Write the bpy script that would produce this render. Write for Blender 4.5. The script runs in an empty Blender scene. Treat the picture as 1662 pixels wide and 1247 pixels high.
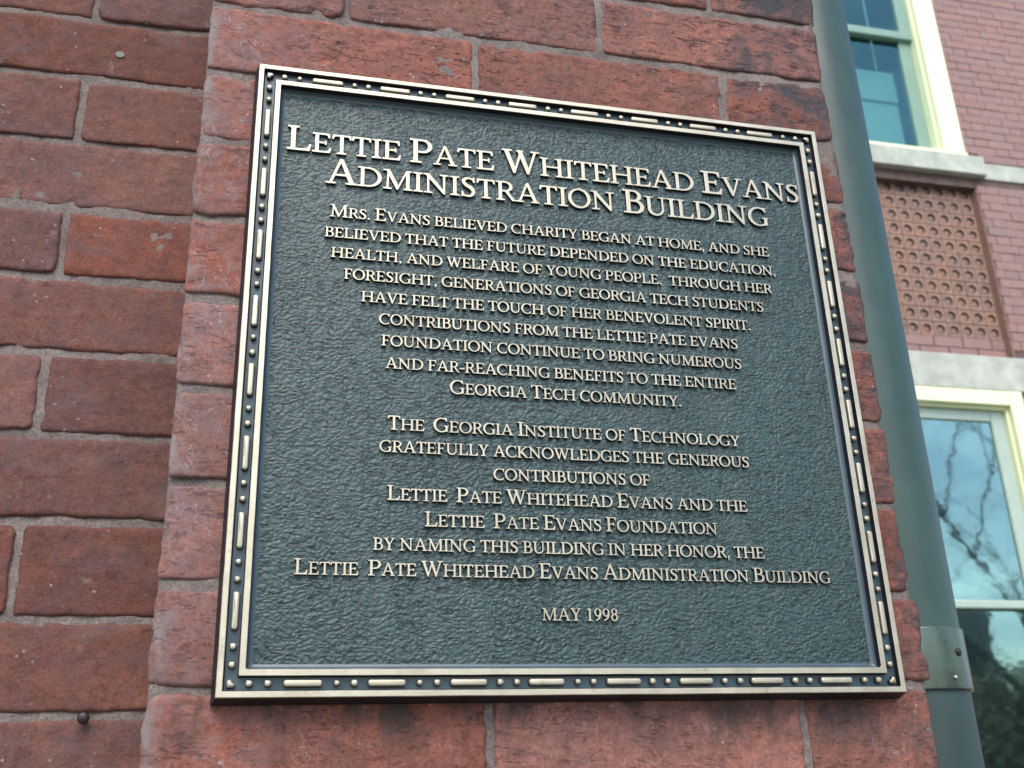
import bpy, bmesh, math, random, json
import numpy as np
from mathutils import Vector, Matrix

S = bpy.context.scene
COL = S.collection
ZB = 1.69                       # height of the plaque's lower edge above the ground

# ------------------------------------------------------------------ camera
cam = bpy.data.cameras.new('camera')
co = bpy.data.objects.new('camera', cam); COL.objects.link(co); S.camera = co
cam.sensor_width = 36.0; cam.sensor_fit = 'HORIZONTAL'; cam.lens = 37.21
_x = Vector((0.97262305, -0.23029111, -0.03115145))
_y = -Vector((0.05772668, 0.36927217, -0.92752665))
_z = -Vector((0.22510451, 0.90033553, 0.37245656))
M = Matrix((( _x.x, _y.x, _z.x, 0.02085), (_x.y, _y.y, _z.y, -0.73026), (_x.z, _y.z, _z.z, ZB-0.07211), (0,0,0,1)))
co.matrix_world = M
cam.clip_start = 0.01; cam.clip_end = 2000
cam.dof.use_dof = True; cam.dof.focus_distance = 0.84; cam.dof.aperture_fstop = 14.0; cam.dof.aperture_blades = 0

# ------------------------------------------------------------------ world, sun, exposure
SUN_EL, SUN_AZ = math.radians(50), math.radians(196)     # azimuth from +Y clockwise: in front of the wall
w = bpy.data.worlds.new('World'); S.world = w; w.use_nodes = True
nt = w.node_tree; nt.nodes.clear()
sky = nt.nodes.new('ShaderNodeTexSky'); sky.sky_type = 'NISHITA'; sky.sun_disc = False
sky.sun_elevation = SUN_EL; sky.sun_rotation = SUN_AZ
sky.air_density = 1.0; sky.dust_density = 2.2; sky.ozone_density = 1.6; sky.altitude = 100
bg = nt.nodes.new('ShaderNodeBackground'); bg.inputs['Strength'].default_value = 0.145
wo = nt.nodes.new('ShaderNodeOutputWorld')
tc = nt.nodes.new('ShaderNodeTexCoord'); mpw = nt.nodes.new('ShaderNodeMapping'); mpw.inputs['Scale'].default_value = (1, 1, 2.4)
cn = nt.nodes.new('ShaderNodeTexNoise'); cn.inputs['Scale'].default_value = 5.5; cn.inputs['Detail'].default_value = 6; cn.inputs['Roughness'].default_value = .6; cn.inputs['Distortion'].default_value = .8
cr_ = nt.nodes.new('ShaderNodeValToRGB'); cr_.color_ramp.elements[0].position = .38; cr_.color_ramp.elements[1].position = .66
cr_.color_ramp.elements[0].color = (.78, .80, .84, 1); cr_.color_ramp.elements[1].color = (1.18, 1.15, 1.10, 1)
cm = nt.nodes.new('ShaderNodeMix'); cm.data_type = 'RGBA'; cm.blend_type = 'MULTIPLY'; cm.inputs[0].default_value = 1
nt.links.new(tc.outputs['Generated'], mpw.inputs[0]); nt.links.new(mpw.outputs[0], cn.inputs['Vector']); nt.links.new(cn.outputs['Fac'], cr_.inputs[0])
nt.links.new(sky.outputs[0], cm.inputs[6]); nt.links.new(cr_.outputs[0], cm.inputs[7]); nt.links.new(cm.outputs[2], bg.inputs['Color']); nt.links.new(bg.outputs[0], wo.inputs['Surface'])
sl = bpy.data.lights.new('sun', 'SUN'); sl.energy = 1.0; sl.angle = math.radians(42); sl.color = (1.0, 0.95, 0.86)
so = bpy.data.objects.new('sun', sl); COL.objects.link(so)
sd = Vector((math.sin(SUN_AZ)*math.cos(SUN_EL), math.cos(SUN_AZ)*math.cos(SUN_EL), math.sin(SUN_EL)))
so.rotation_euler = sd.to_track_quat('Z', 'Y').to_euler(); so.location = (3, -6, 9)
vs = S.view_settings
S.display_settings.display_device = 'sRGB'
vs.view_transform = 'Standard'; vs.look = 'None'; vs.gamma = 1.0; vs.use_curve_mapping = False
vs.exposure = 1.28

# ------------------------------------------------------------------ helpers
def link(o, parent=None):
    COL.objects.link(o)
    if parent is not None: o.parent = parent
    return o
def tag(o, label=None, cat=None, group=None, kind=None):
    if label: o['label'] = label
    if cat: o['category'] = cat
    if group: o['group'] = group
    if kind: o['kind'] = kind
    return o
def empty(name, loc=(0,0,0), parent=None):
    o = bpy.data.objects.new(name, None); o.location = loc; o.empty_display_size = 0.1
    return link(o, parent)
def mesh_obj(name, v, f, mats, parent=None, smooth=False, mi=None, loc=None):
    me = bpy.data.meshes.new(name)
    me.from_pydata([tuple(map(float, p)) for p in v], [], [tuple(map(int, q)) for q in f])
    for m in (mats if isinstance(mats, (list, tuple)) else [mats]): me.materials.append(m)
    if mi is not None: me.polygons.foreach_set('material_index', [int(i) for i in mi])
    if smooth: me.polygons.foreach_set('use_smooth', [True]*len(me.polygons))
    me.update()
    o = bpy.data.objects.new(name, me)
    if loc is not None: o.location = loc
    return link(o, parent)
class MB:
    """collects boxes and tubes into one mesh"""
    def __init__(s): s.v = []; s.f = []; s.m = []
    def add(s, v, f, m=0):
        n = len(s.v); s.v += [tuple(p) for p in v]; s.f += [tuple(i+n for i in q) for q in f]; s.m += [m]*len(f)
    def box(s, x0, x1, y0, y1, z0, z1, m=0, bev=0.0):
        if bev <= 0:
            v = [(x0,y0,z0),(x1,y0,z0),(x1,y1,z0),(x0,y1,z0),(x0,y0,z1),(x1,y0,z1),(x1,y1,z1),(x0,y1,z1)]
            s.add(v, [(0,3,2,1),(4,5,6,7),(0,1,5,4),(1,2,6,5),(2,3,7,6),(3,0,4,7)], m)
        else:                       # front (low y) edges chamfered
            b = bev
            v = [(x0+b,y0,z0+b),(x1-b,y0,z0+b),(x1-b,y0,z1-b),(x0+b,y0,z1-b),
                 (x0,y0+b,z0),(x1,y0+b,z0),(x1,y0+b,z1),(x0,y0+b,z1),
                 (x0,y1,z0),(x1,y1,z0),(x1,y1,z1),(x0,y1,z1)]
            f = [(0,1,2,3)]
            for a, c in ((0,4),(4,8)):
                for i in range(4):
                    j = (i+1) % 4; f.append((a+i, c+i, c+j, a+j))
            f.append((8,11,10,9))
            s.add(v, f, m)
    def tube(s, pts, rad, seg=10, m=0, cap=True):
        pts = [Vector(p) for p in pts]; n = len(pts); ring = []
        for i, p in enumerate(pts):
            t = (pts[min(i+1, n-1)] - pts[max(i-1, 0)]).normalized()
            a = t.orthogonal().normalized() if abs(t.z) < .9 else (t.cross(Vector((0,1,0)))).normalized()
            b = t.cross(a).normalized(); r = rad[i] if isinstance(rad, (list, tuple)) else rad
            ring.append([p + a*math.cos(2*math.pi*k/seg)*r + b*math.sin(2*math.pi*k/seg)*r for k in range(seg)])
        v = [q for rr in ring for q in rr]; f = []
        for i in range(n-1):
            for k in range(seg):
                k2 = (k+1) % seg; f.append((i*seg+k, i*seg+k2, (i+1)*seg+k2, (i+1)*seg+k))
        if cap: f.append(tuple(range(seg))[::-1]); f.append(tuple((n-1)*seg+k for k in range(seg)))
        s.add(v, f, m)
    def build(s, name, mats, parent=None, smooth=False): return mesh_obj(name, s.v, s.f, mats, parent, smooth, s.m)

def _hash(ix, iz, seed):
    h = (ix.astype(np.int64)*374761393 + iz.astype(np.int64)*668265263 + int(seed)*1442695041) & 0xffffffff
    h = ((h ^ (h >> 13))*1274126177) & 0xffffffff
    return ((h ^ (h >> 16)) & 0xffff)/65535.0
def vn(x, z, seed=0):
    x = np.asarray(x, float); z = np.asarray(z, float)
    ix = np.floor(x); iz = np.floor(z); fx = x-ix; fz = z-iz
    fx = fx*fx*(3-2*fx); fz = fz*fz*(3-2*fz)
    a = _hash(ix, iz, seed); b = _hash(ix+1, iz, seed); c = _hash(ix, iz+1, seed); d = _hash(ix+1, iz+1, seed)
    return (a+(b-a)*fx)*(1-fz) + (c+(d-c)*fx)*fz - .5
def fbm(x, z, seed=0, o=4):
    r = 0; a = 1.0
    for i in range(o): r = r + a*vn(x*2**i, z*2**i, seed+i*17); a *= .5
    return r

# ------------------------------------------------------------------ materials
def mat(name):
    m = bpy.data.materials.new(name); m.use_nodes = True
    t = m.node_tree; t.nodes.clear()
    b = t.nodes.new('ShaderNodeBsdfPrincipled'); o = t.nodes.new('ShaderNodeOutputMaterial')
    t.links.new(b.outputs[0], o.inputs['Surface'])
    return m, t, b
def N(t, k, **kw):
    n = t.nodes.new(k)
    for a, b in kw.items(): setattr(n, a, b)
    return n
def pos(t, scale=(1,1,1), src='geo'):
    mp = N(t, 'ShaderNodeMapping'); mp.inputs['Scale'].default_value = scale
    if src == 'geo': t.links.new(N(t, 'ShaderNodeNewGeometry').outputs['Position'], mp.inputs[0])
    else: t.links.new(N(t, 'ShaderNodeTexCoord').outputs['Object'], mp.inputs[0])
    return mp.outputs[0]
def noise(t, vec, scale, detail=4, rough=.55, dist=0.0, out='Fac'):
    n = N(t, 'ShaderNodeTexNoise'); n.inputs['Scale'].default_value = scale
    n.inputs['Detail'].default_value = detail; n.inputs['Roughness'].default_value = rough; n.inputs['Distortion'].default_value = dist
    t.links.new(vec, n.inputs['Vector']); return n.outputs[out]
def ramp(t, f, pts):
    r = N(t, 'ShaderNodeValToRGB'); e = r.color_ramp.elements
    while len(e) < len(pts): e.new(.5)
    for i, (p, c) in enumerate(pts):
        e[i].position = p; e[i].color = (c, c, c, 1) if isinstance(c, (int, float)) else (*c, 1)
    t.links.new(f, r.inputs[0]); return r.outputs[0]
def mix(t, f, a, b, mode='MIX'):
    n = N(t, 'ShaderNodeMix', data_type='RGBA', blend_type=mode)
    for s, v in ((0, f), (6, a), (7, b)):
        if isinstance(v, (int, float)): n.inputs[s].default_value = v if s == 0 else (v, v, v, 1)
        elif isinstance(v, tuple): n.inputs[s].default_value = (*v, 1)
        else: t.links.new(v, n.inputs[s])
    return n.outputs[2]
def mth(t, op, a, b=None, clamp=False):
    n = N(t, 'ShaderNodeMath', operation=op, use_clamp=clamp)
    for i, v in enumerate((a, b)):
        if v is None: continue
        if isinstance(v, (int, float)): n.inputs[i].default_value = v
        else: t.links.new(v, n.inputs[i])
    return n.outputs[0]
def bump(t, b, h, dist, strength=1.0, normal=None):
    n = N(t, 'ShaderNodeBump'); n.inputs['Distance'].default_value = dist; n.inputs['Strength'].default_value = strength
    t.links.new(h, n.inputs['Height'])
    if normal is not None: t.links.new(normal, n.inputs['Normal'])
    if b is not None: t.links.new(n.outputs[0], b.inputs['Normal'])
    return n.outputs[0]
def rng(t, v, a, b):        # smooth map a..b -> 0..1
    n = N(t, 'ShaderNodeMapRange', interpolation_type='SMOOTHSTEP')
    n.inputs[1].default_value = a; n.inputs[2].default_value = b
    t.links.new(v, n.inputs[0]); return n.outputs[0]

def brick_mat(name, ca, cb, cc, streak=1.0, weather=None):
    m, t, b = mat(name)
    P = pos(t)
    rnd = N(t, 'ShaderNodeObjectInfo').outputs['Random']
    big = noise(t, P, 9, 5, .6, .6)
    col = mix(t, ramp(t, big, [(.38, 0.), (.62, 1.)]), ca, cb)
    mid = noise(t, P, 38, 6, .65, .4)
    col = mix(t, ramp(t, mid, [(.42, 0.), (.75, .8)]), col, cc)
    # lighter orange flakes
    fl = noise(t, pos(t, (1, 1, 1.7)), 21, 6, .7, 1.0)
    col = mix(t, ramp(t, fl, [(.60, 0.), (.68, .45)]), col, tuple(min(1, c*1.35) for c in ca))
    # every brick a little different
    hs = N(t, 'ShaderNodeHueSaturation'); t.links.new(col, hs.inputs['Color'])
    t.links.new(mth(t, 'MULTIPLY_ADD', rnd, .30), hs.inputs['Value']); hs.inputs['Value'].default_value = 1
    ma = t.nodes[-1]
    va = mth(t, 'ADD', mth(t, 'MULTIPLY', rnd, .36), .82); t.links.new(va, hs.inputs['Value'])
    sa = mth(t, 'ADD', mth(t, 'MULTIPLY', mth(t, 'FRACT', mth(t, 'MULTIPLY', rnd, 7.3)), .22), .88); t.links.new(sa, hs.inputs['Saturation'])
    col = hs.outputs[0]
    grain = noise(t, P, 420, 4, .75)
    col = mix(t, .75, col, ramp(t, grain, [(.3, .55), (.7, 1.42)]), 'MULTIPLY')
    blot = noise(t, P, 75, 5, .7, .8)
    col = mix(t, .85, col, ramp(t, blot, [(.30, .62), (.50, 1.0), (.70, 1.22)]), 'MULTIPLY')
    grey = noise(t, pos(t, (1, 1, 1.5)), 13, 6, .68, 1.2)
    col = mix(t, ramp(t, grey, [(.52, 0.), (.66, .50)]), col, (.140, .088, .080))
    # drag fissures
    s1 = noise(t, pos(t, (1, 1, 4.5)), 34, 7, .72, 1.3)
    fis = mth(t, 'MULTIPLY', ramp(t, s1, [(.365, 1.), (.40, 0.)]), ramp(t, noise(t, P, 11, 2), [(.44, .10), (.56, 1.)]))
    s2 = noise(t, pos(t, (1, 1, 3.2)), 95, 5, .7, .9)
    fis2 = mth(t, 'MULTIPLY', ramp(t, s2, [(.37, 1.), (.42, 0.)]), ramp(t, noise(t, P, 16, 2), [(.42, .25), (.56, 1.)]))
    sz = N(t, 'ShaderNodeSeparateXYZ'); t.links.new(P, sz.inputs[0])
    lowm = mth(t, 'ADD', .35, mth(t, 'MULTIPLY', mth(t, 'MULTIPLY', rng(t, sz.outputs[2], ZB-.02, ZB+.30), rng(t, sz.outputs[0], -.03, .10)), .65))
    fm = mth(t, 'MULTIPLY', mth(t, 'MULTIPLY', mth(t, 'MAXIMUM', fis, fis2), lowm), streak, True)
    col = mix(t, mth(t, 'MULTIPLY', fm, .72), col, (.030, .020, .022))
    # pale specks of lime
    vo = N(t, 'ShaderNodeTexVoronoi'); vo.inputs['Scale'].default_value = 110; t.links.new(P, vo.inputs['Vector'])
    sp = mth(t, 'MULTIPLY', ramp(t, vo.outputs['Distance'], [(.07, 1.), (.16, 0.)]), ramp(t, noise(t, P, 26, 3), [(.52, 0.), (.62, 1.)]))
    col = mix(t, mth(t, 'MULTIPLY', sp, .75), col, (.34, .31, .30))
    dk = N(t, 'ShaderNodeTexVoronoi'); dk.inputs['Scale'].default_value = 170; dk.inputs['Randomness'].default_value = 1; t.links.new(pos(t, (1, 1, 1.8)), dk.inputs['Vector'])
    dks = mth(t, 'MULTIPLY', ramp(t, dk.outputs['Distance'], [(.10, 1.), (.20, 0.)]), ramp(t, noise(t, P, 40, 3), [(.50, 0.), (.60, 1.)]))
    col = mix(t, mth(t, 'MULTIPLY', dks, .75), col, (.035, .024, .026))
    if weather: col = weather(t, P, col)
    t.links.new(col, b.inputs['Base Color'])
    b.inputs['Roughness'].default_value = .82
    b.inputs['Specular IOR Level'].default_value = .35
    h = mth(t, 'ADD', mth(t, 'MULTIPLY', grain, .25), mth(t, 'MULTIPLY', mid, .9))
    h = mth(t, 'SUBTRACT', h, mth(t, 'MULTIPLY', fm, .9))
    bump(t, b, h, .0022, .8)
    return m

def weather_pier(t, P, col):
    sx = N(t, 'ShaderNodeSeparateXYZ'); t.links.new(P, sx.inputs[0]); X, Z = sx.outputs[0], sx.outputs[2]
    # soot that has run down from the upper right
    a = mth(t, 'MULTIPLY', rng(t, X, .27, .52), rng(t, Z, ZB-.08, ZB+.52))
    n = noise(t, pos(t, (1, 1, .8)), 17, 6, .7, .8)
    soot = mth(t, 'MULTIPLY', rng(t, n, .43, .64), mth(t, 'ADD', mth(t, 'MULTIPLY', a, 1.0), .10), True)
    col = mix(t, soot, col, (.042, .038, .042))
    rc = mth(t, 'MULTIPLY', rng(t, X, .485, .53), rng(t, noise(t, P, 42, 7, .75, .8), .42, .60))
    col = mix(t, mth(t, 'MULTIPLY', rc, .80), col, (.060, .046, .048))
    # grey lime bloom and scratches at the left arris
    l = rng(t, X, .13, -.035)
    n2 = noise(t, P, 48, 7, .75, .9)
    col = mix(t, mth(t, 'MULTIPLY', mth(t, 'MULTIPLY', l, rng(t, n2, .38, .72)), .62, True), col, (.180, .140, .150))
    def scratch(ang, sc_, wd):
        r1 = N(t, 'ShaderNodeMapping'); r1.inputs['Rotation'].default_value = (0, ang, 0); t.links.new(P, r1.inputs[0])
        r2 = N(t, 'ShaderNodeMapping'); r2.inputs['Scale'].default_value = (sc_, 1, 1.6); t.links.new(r1.outputs[0], r2.inputs[0])
        q = N(t, 'ShaderNodeTexNoise'); q.inputs['Scale'].default_value = 9; q.inputs['Detail'].default_value = 3; q.inputs['Distortion'].default_value = 1.6
        t.links.new(r2.outputs[0], q.inputs['Vector'])
        s = ramp(t, mth(t, 'ABSOLUTE', mth(t, 'SUBTRACT', q.outputs[0], .5)), [(.0, 1.), (wd, 0.)])
        return mth(t, 'MULTIPLY', s, rng(t, noise(t, pos(t), 19+sc_, 3), .50, .60))
    sc = mth(t, 'MAXIMUM', scratch(.55, 9, .006), mth(t, 'MAXIMUM', scratch(-.35, 7, .006), scratch(1.15, 6, .005)))
    lo = rng(t, Z, ZB+.10, ZB-.06)
    area = mth(t, 'MAXIMUM', mth(t, 'MULTIPLY', l, .9), mth(t, 'MULTIPLY', lo, .55))
    sc = mth(t, 'MULTIPLY', sc, mth(t, 'MULTIPLY', area, rng(t, noise(t, P, 14, 3), .42, .6)), True)
    col = mix(t, mth(t, 'MULTIPLY', sc, .75), col, (.42, .38, .40))
    ed = mth(t, 'MULTIPLY', rng(t, X, -.029, -.0425), rng(t, noise(t, pos(t, (1, 1, .55)), 45, 6, .7), .44, .60))
    col = mix(t, mth(t, 'MULTIPLY', ed, .85), col, (.215, .185, .175))
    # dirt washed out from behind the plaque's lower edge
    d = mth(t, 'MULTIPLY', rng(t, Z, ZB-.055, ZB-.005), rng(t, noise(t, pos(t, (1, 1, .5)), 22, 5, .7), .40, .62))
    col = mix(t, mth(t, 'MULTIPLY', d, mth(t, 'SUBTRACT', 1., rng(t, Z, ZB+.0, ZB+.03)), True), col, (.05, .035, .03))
    return col
def weather_left(t, P, col):
    n2 = noise(t, pos(t, (1, 1, 2.2)), 15, 5, .65, .6)
    col = mix(t, mth(t, 'MULTIPLY', rng(t, n2, .50, .72), .55), col, (.085, .058, .066))
    n3 = noise(t, P, 55, 4, .6, .5)
    return mix(t, mth(t, 'MULTIPLY', rng(t, n3, .64, .72), .35), col, (.24, .19, .17))

M_pier = brick_mat('pier_brick', (.258, .093, .062), (.192, .073, .054), (.132, .058, .050), 1.0, weather_pier)
M_left = brick_mat('wall_brick', (.153, .055, .037), (.120, .047, .036), (.093, .042, .037), .35, weather_left)

def mortar_mat(name, c, sc=1.0):
    m, t, b = mat(name); P = pos(t)
    n = noise(t, P, 18, 5, .6); g = noise(t, P, 500*sc, 3, .8)
    col = mix(t, ramp(t, n, [(.3, 0.), (.7, 1.)]), tuple(x*.78 for x in c), tuple(x*1.15 for x in c))
    col = mix(t, .85, col, ramp(t, g, [(.3, .5), (.72, 1.5)]), 'MULTIPLY')
    col = mix(t, .7, col, ramp(t, noise(t, P, 70*sc, 5, .7), [(.32, .68), (.68, 1.25)]), 'MULTIPLY')
    t.links.new(col, b.inputs['Base Color']); b.inputs['Roughness'].default_value = .95
    b.inputs['Specular IOR Level'].default_value = .2
    bump(t, b, mth(t, 'ADD', g, mth(t, 'MULTIPLY', n, 1.5)), .0014, .8)
    return m
M_mort = mortar_mat('mortar', (.188, .155, .140))
M_mortfar = mortar_mat('far_mortar', (.150, .105, .095), .2)

def simple(name, c, rough=.6, metal=0., spec=.5, var=.12, nscale=30, bmp=0., coat=0., streak=0, sk=.5):
    m, t, b = mat(name); P = pos(t)
    n = noise(t, P, nscale, 5, .6)
    col = mix(t, ramp(t, n, [(.3, 0.), (.7, 1.)]), tuple(x*(1-var) for x in c), tuple(min(1, x*(1+var)) for x in c))
    t.links.new(col, b.inputs['Base Color'])
    b.inputs['Roughness'].default_value = rough; b.inputs['Metallic'].default_value = metal
    b.inputs['Specular IOR Level'].default_value = spec; b.inputs['Coat Weight'].default_value = coat
    if streak:
        s = noise(t, pos(t, (1, 1, .09)), streak, 5, .65)
        col = mix(t, ramp(t, s, [(.46, 0.), (.72, sk)]), col, tuple(x*.45 for x in c)); t.links.new(col, b.inputs['Base Color'])
        rr_ = mth(t, 'ADD', rough, mth(t, 'MULTIPLY', mth(t, 'SUBTRACT', n, .5), .35)); t.links.new(rr_, b.inputs['Roughness'])
    if bmp: bump(t, b, n, bmp, .6)
    return m
# ================================================================== THE SETTING
M_ground = simple('paving', (.15, .15, .12), .9, nscale=3)
g = MB(); g.box(-400, 400, -400, 400, -.2, 0)
tag(g.build('ground', M_ground), kind='structure')

# ------------------------------------------------------------------ bricks near the camera
def brick_mesh(x0, x1, z0, z1, yf, dep, seed, mt, parent, chip=1.0, cell=.0026, relief=1.0):
    W, Hh = x1-x0, z1-z0
    nx = max(6, int(W/cell)); nz = max(5, int(Hh/cell))
    u = np.linspace(0, 1, nx+1); v = np.linspace(0, 1, nz+1)
    U, V = np.meshgrid(u, v)
    X = x0+U*W; Z = z0+V*Hh
    ex = np.minimum(U, 1-U)*W; ez = np.minimum(V, 1-V)*Hh
    e = np.minimum(ex, ez)
    # wandering edges
    wob = .0011*chip
    fall = lambda d: np.exp(-d/.007)
    X = X + fall(U*W)*wob*2*fbm(Z*90+seed, Z*0+3.3, seed, 3) + fall((1-U)*W)*wob*2*fbm(Z*90-seed, Z*0+7.7, seed+5, 3)
    Z = Z + fall(V*Hh)*wob*1.6*fbm(X*70+seed, X*0+1.3, seed+9, 4) + fall((1-V)*Hh)*wob*1.6*fbm(X*70-seed, X*0+5.1, seed+13, 4)
    # rounded corners
    cr = .0035*chip*(1+1.8*fbm(X*18, Z*18, seed+3, 2))
    cr = np.maximum(cr, .001)
    kx = np.clip(1-ex/cr, 0, 1)*np.clip(1-ez/cr, 0, 1)
    X = X + np.where(U < .5, 1, -1)*kx*cr*.3; Z = Z + np.where(V < .5, 1, -1)*kx*cr*.3
    r = .00080*chip*(1+1.2*fbm(X*60, Z*60, seed+21, 3))
    q = np.clip(1-e/np.maximum(r, .0006), 0, 1)
    Y = yf + (1-np.sqrt(np.clip(1-q*q, 0, 1)))*np.maximum(r, .0006)
    # chips at the edges
    ch = np.clip(fbm(X*45, Z*45, seed+31, 4)-.34, 0, 1)*np.exp(-e/.006)
    Y = Y + ch*.016*chip*(.4+.6*relief)
    # body relief
    Y = Y + .0014*relief*fbm(X*22, Z*30, seed+41, 5) + .0006*fbm(X*140, Z*240, seed+51, 3)
    pit = np.clip(fbm(X*60, Z*170, seed+61, 4)-.44, 0, 1); Y = Y + pit*.008*relief
    Y = Y + (V-.5)*.0014*math.sin(seed*1.7) + (U-.5)*.0014*math.cos(seed*2.3)
    verts = np.stack([X, Y, Z], -1).reshape(-1, 3)
    n1 = nx+1; idx = lambda i, j: j*n1+i
    faces = [(idx(i, j), idx(i+1, j), idx(i+1, j+1), idx(i, j+1)) for j in range(nz) for i in range(nx)]
    loop = [idx(i, 0) for i in range(nx)]+[idx(nx, j) for j in range(nz)]+[idx(i, nz) for i in range(nx, 0, -1)]+[idx(0, j) for j in range(nz, 0, -1)]
    base = len(verts); back = verts[loop].copy(); back[:, 1] = yf+dep
    verts = np.vstack([verts, back]); L = len(loop)
    faces += [(loop[(k+1) % L], loop[k], base+k, base+(k+1) % L) for k in range(L)]
    o = mesh_obj('brick', verts, faces, mt, parent, smooth=True)
    return o

def mortar_sheet(x0, x1, z0, z1, yf, parent, seed, name='mortar', cell=.004, side=.02):
    nx = int((x1-x0)/cell); nz = int((z1-z0)/cell)
    X, Z = np.meshgrid(np.linspace(x0, x1, nx+1), np.linspace(z0, z1, nz+1))
    Y = yf + .0020*fbm(X*26, Z*26, seed, 4) + .0007*fbm(X*180, Z*180, seed+7, 2)
    verts = np.stack([X, Y, Z], -1).reshape(-1, 3); n1 = nx+1
    faces = [(j*n1+i, j*n1+i+1, (j+1)*n1+i+1, (j+1)*n1+i) for j in range(nz) for i in range(nx)]
    loop = [i for i in range(nx)]+[j*n1+nx for j in range(nz)]+[nz*n1+i for i in range(nx, 0, -1)]+[j*n1 for j in range(nz, 0, -1)]
    base = len(verts); back = verts[loop].copy(); back[:, 1] = yf+side
    verts = np.vstack([verts, back]); L = len(loop)
    faces += [(loop[(k+1) % L], loop[k], base+k, base+(k+1) % L) for k in range(L)]
    return mesh_obj(name, verts, faces, M_mort, parent, smooth=True)

# ---- the pier that carries the plaque
PX0, PX1, PY = -.0435, .5329, .018
pier = tag(empty('brick_pier', (0, 0, 0)), 'weathered red brick pier with grey mortar behind the bronze plaque', 'brick pier')
J = [-.410, -.340, -.270, -.200, -.130, -.0605, .0100, .0791, .1517, .2236, .2962, .3662, .4373, .5042, .5733, .6428, .713, .783, .853, .923]
random.seed(4)
k0 = 6                                     # J[6] is the joint just above the plaque's lower edge
for i in range(len(J)-1):
    za, zb = J[i]+ZB+random.uniform(-.0006, .0010), J[i+1]+ZB-.0066+random.uniform(-.0010, .0008)
    par = (i-k0) % 2                        # 0: joints at .070/.3035, 1: joints at .184/.4225
    js = [.070, .3035] if par == 0 else [.1842, .4225]
    js = [x+random.uniform(-.003, .003) if i not in (5, 14, 13) else x for x in js]
    xs = [PX0]+js+[PX1]
    for a in range(len(xs)-1):
        xa = xs[a]+(.0 if a == 0 else .0032); xb = xs[a+1]-(.0 if a == len(xs)-2 else .0032)
        xa += random.uniform(-.0004, .0010) if a == 0 else 0; xb += random.uniform(-.004, .0006) if a == len(xs)-2 else 0
        fine = 3 <= i <= 15
        brick_mesh(xa, xb, za, zb, PY+random.uniform(-.0008, .0006), .10, 100+i*7+a, M_pier, pier, chip=random.uniform(.7, 1.4), cell=.0024 if fine else .006)
mortar_sheet(PX0+.0006, PX1-.004, ZB-.42, ZB+.93, PY+.0019, pier, 5)
core = MB(); core.box(PX0+.0022, PX1-.006, PY+.022, 4.50, 0, ZB+4.6)
core.build('core', M_mort, pier)
rest = MB()
random.seed(8)
def course_boxes(mb, axis, u0, u1, z0, z1, face, dep, pitch, L, joint, skip=None, m=0):
    z = z0; r = 0
    while z < z1-1e-4:
        u = u0-(L*.5 if r % 2 else 0)
        while u < u1:
            a, b = max(u, u0)+joint/2, min(u+L, u1)-joint/2
            if b-a > .01 and not (skip and skip(a, b, z, z+pitch)):
                p = random.uniform(-.0015, .0015)
                if axis == 'x': mb.box(a, b, face+p, face+dep, z+joint/2, z+pitch-joint/2, m, .002)
                else:           mb.box(face-dep, face+p, a, b, z+joint/2, z+pitch-joint/2, m)
            u += L
        z += pitch; r += 1
course_boxes(rest, 'x', PX0, PX1, 0.02, ZB-.412, PY, .02, .0703, .232, .008)
course_boxes(rest, 'x', PX0, PX1, ZB+.925, ZB+4.4, PY, .02, .0703, .232, .008)
# the wing's right-hand flank running back to the far facade
course_boxes(rest, 'y', PY+.11, 4.48, 0.02, ZB+4.4, PX1, .03, .0703, .232, .008)
tag(rest.build('brickwork', M_pier, pier), kind='stuff')

# ---- the wall set back on the left
LY = .133
wall = tag(empty('brick_wall', (-.3, LY, 0)), 'dark red brick wall set back to the left of the pier, wide grey joints', 'brick wall')
wall.location = (0, 0, 0)
JL = [-.420, -.350, -.280, -.210, -.140, -.070, .0003, .0705, .1471, .2180, .2895, .3583, .4261, .4945, .5637, .6300, .700, .770, .840, .910]
random.seed(21)
for i in range(len(JL)-1):
    za, zb = JL[i]+ZB+.0040+random.uniform(-.0012, .0006), JL[i+1]+ZB-.0032+random.uniform(-.0010, .0010)
    par = (i-6) % 2
    off = -.1575 if par == 1 else -.2725
    xs = [off-.230*k for k in range(4, -1, -1)]+[-.0437+.02 if par == 1 else -.0437+.02]
    for a in range(len(xs)-1):
        fine = 4 <= i <= 16 and xs[a+1] > -.5
        xa, xb = xs[a]+random.uniform(.0028, .0040), xs[a+1]-random.uniform(.0028, .0040)
        if a == len(xs)-2: xb = -.0475
        brick_mesh(xa, xb, za, zb, LY+random.uniform(-.0008, .0010), .09, 900+i*9+a, M_left, wall, chip=random.uniform(.7, 1.5), cell=.0026 if fine else .007, relief=.45)
mortar_sheet(-1.2, PX0-.0, ZB-.43, ZB+.92, LY+.0023, wall, 9)
core = MB(); core.box(-6, PX0-.002, LY+.02, LY+.4, 0, ZB+4.6); core.build('core', M_mort, wall)
rest = MB()
def skipL(a, b, z0, z1): return a > -1.2 and ZB-.44 < z0 and z1 < ZB+.93
course_boxes(rest, 'x', -6, PX0, 0.02, ZB+4.4, LY+.0015, .02, .0703, .232, .009, lambda a, b, z0, z1: b > -1.20 and z1 > ZB-.42 and z0 < ZB+.91)
tag(rest.build('brickwork', M_left, wall), kind='stuff')
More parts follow.
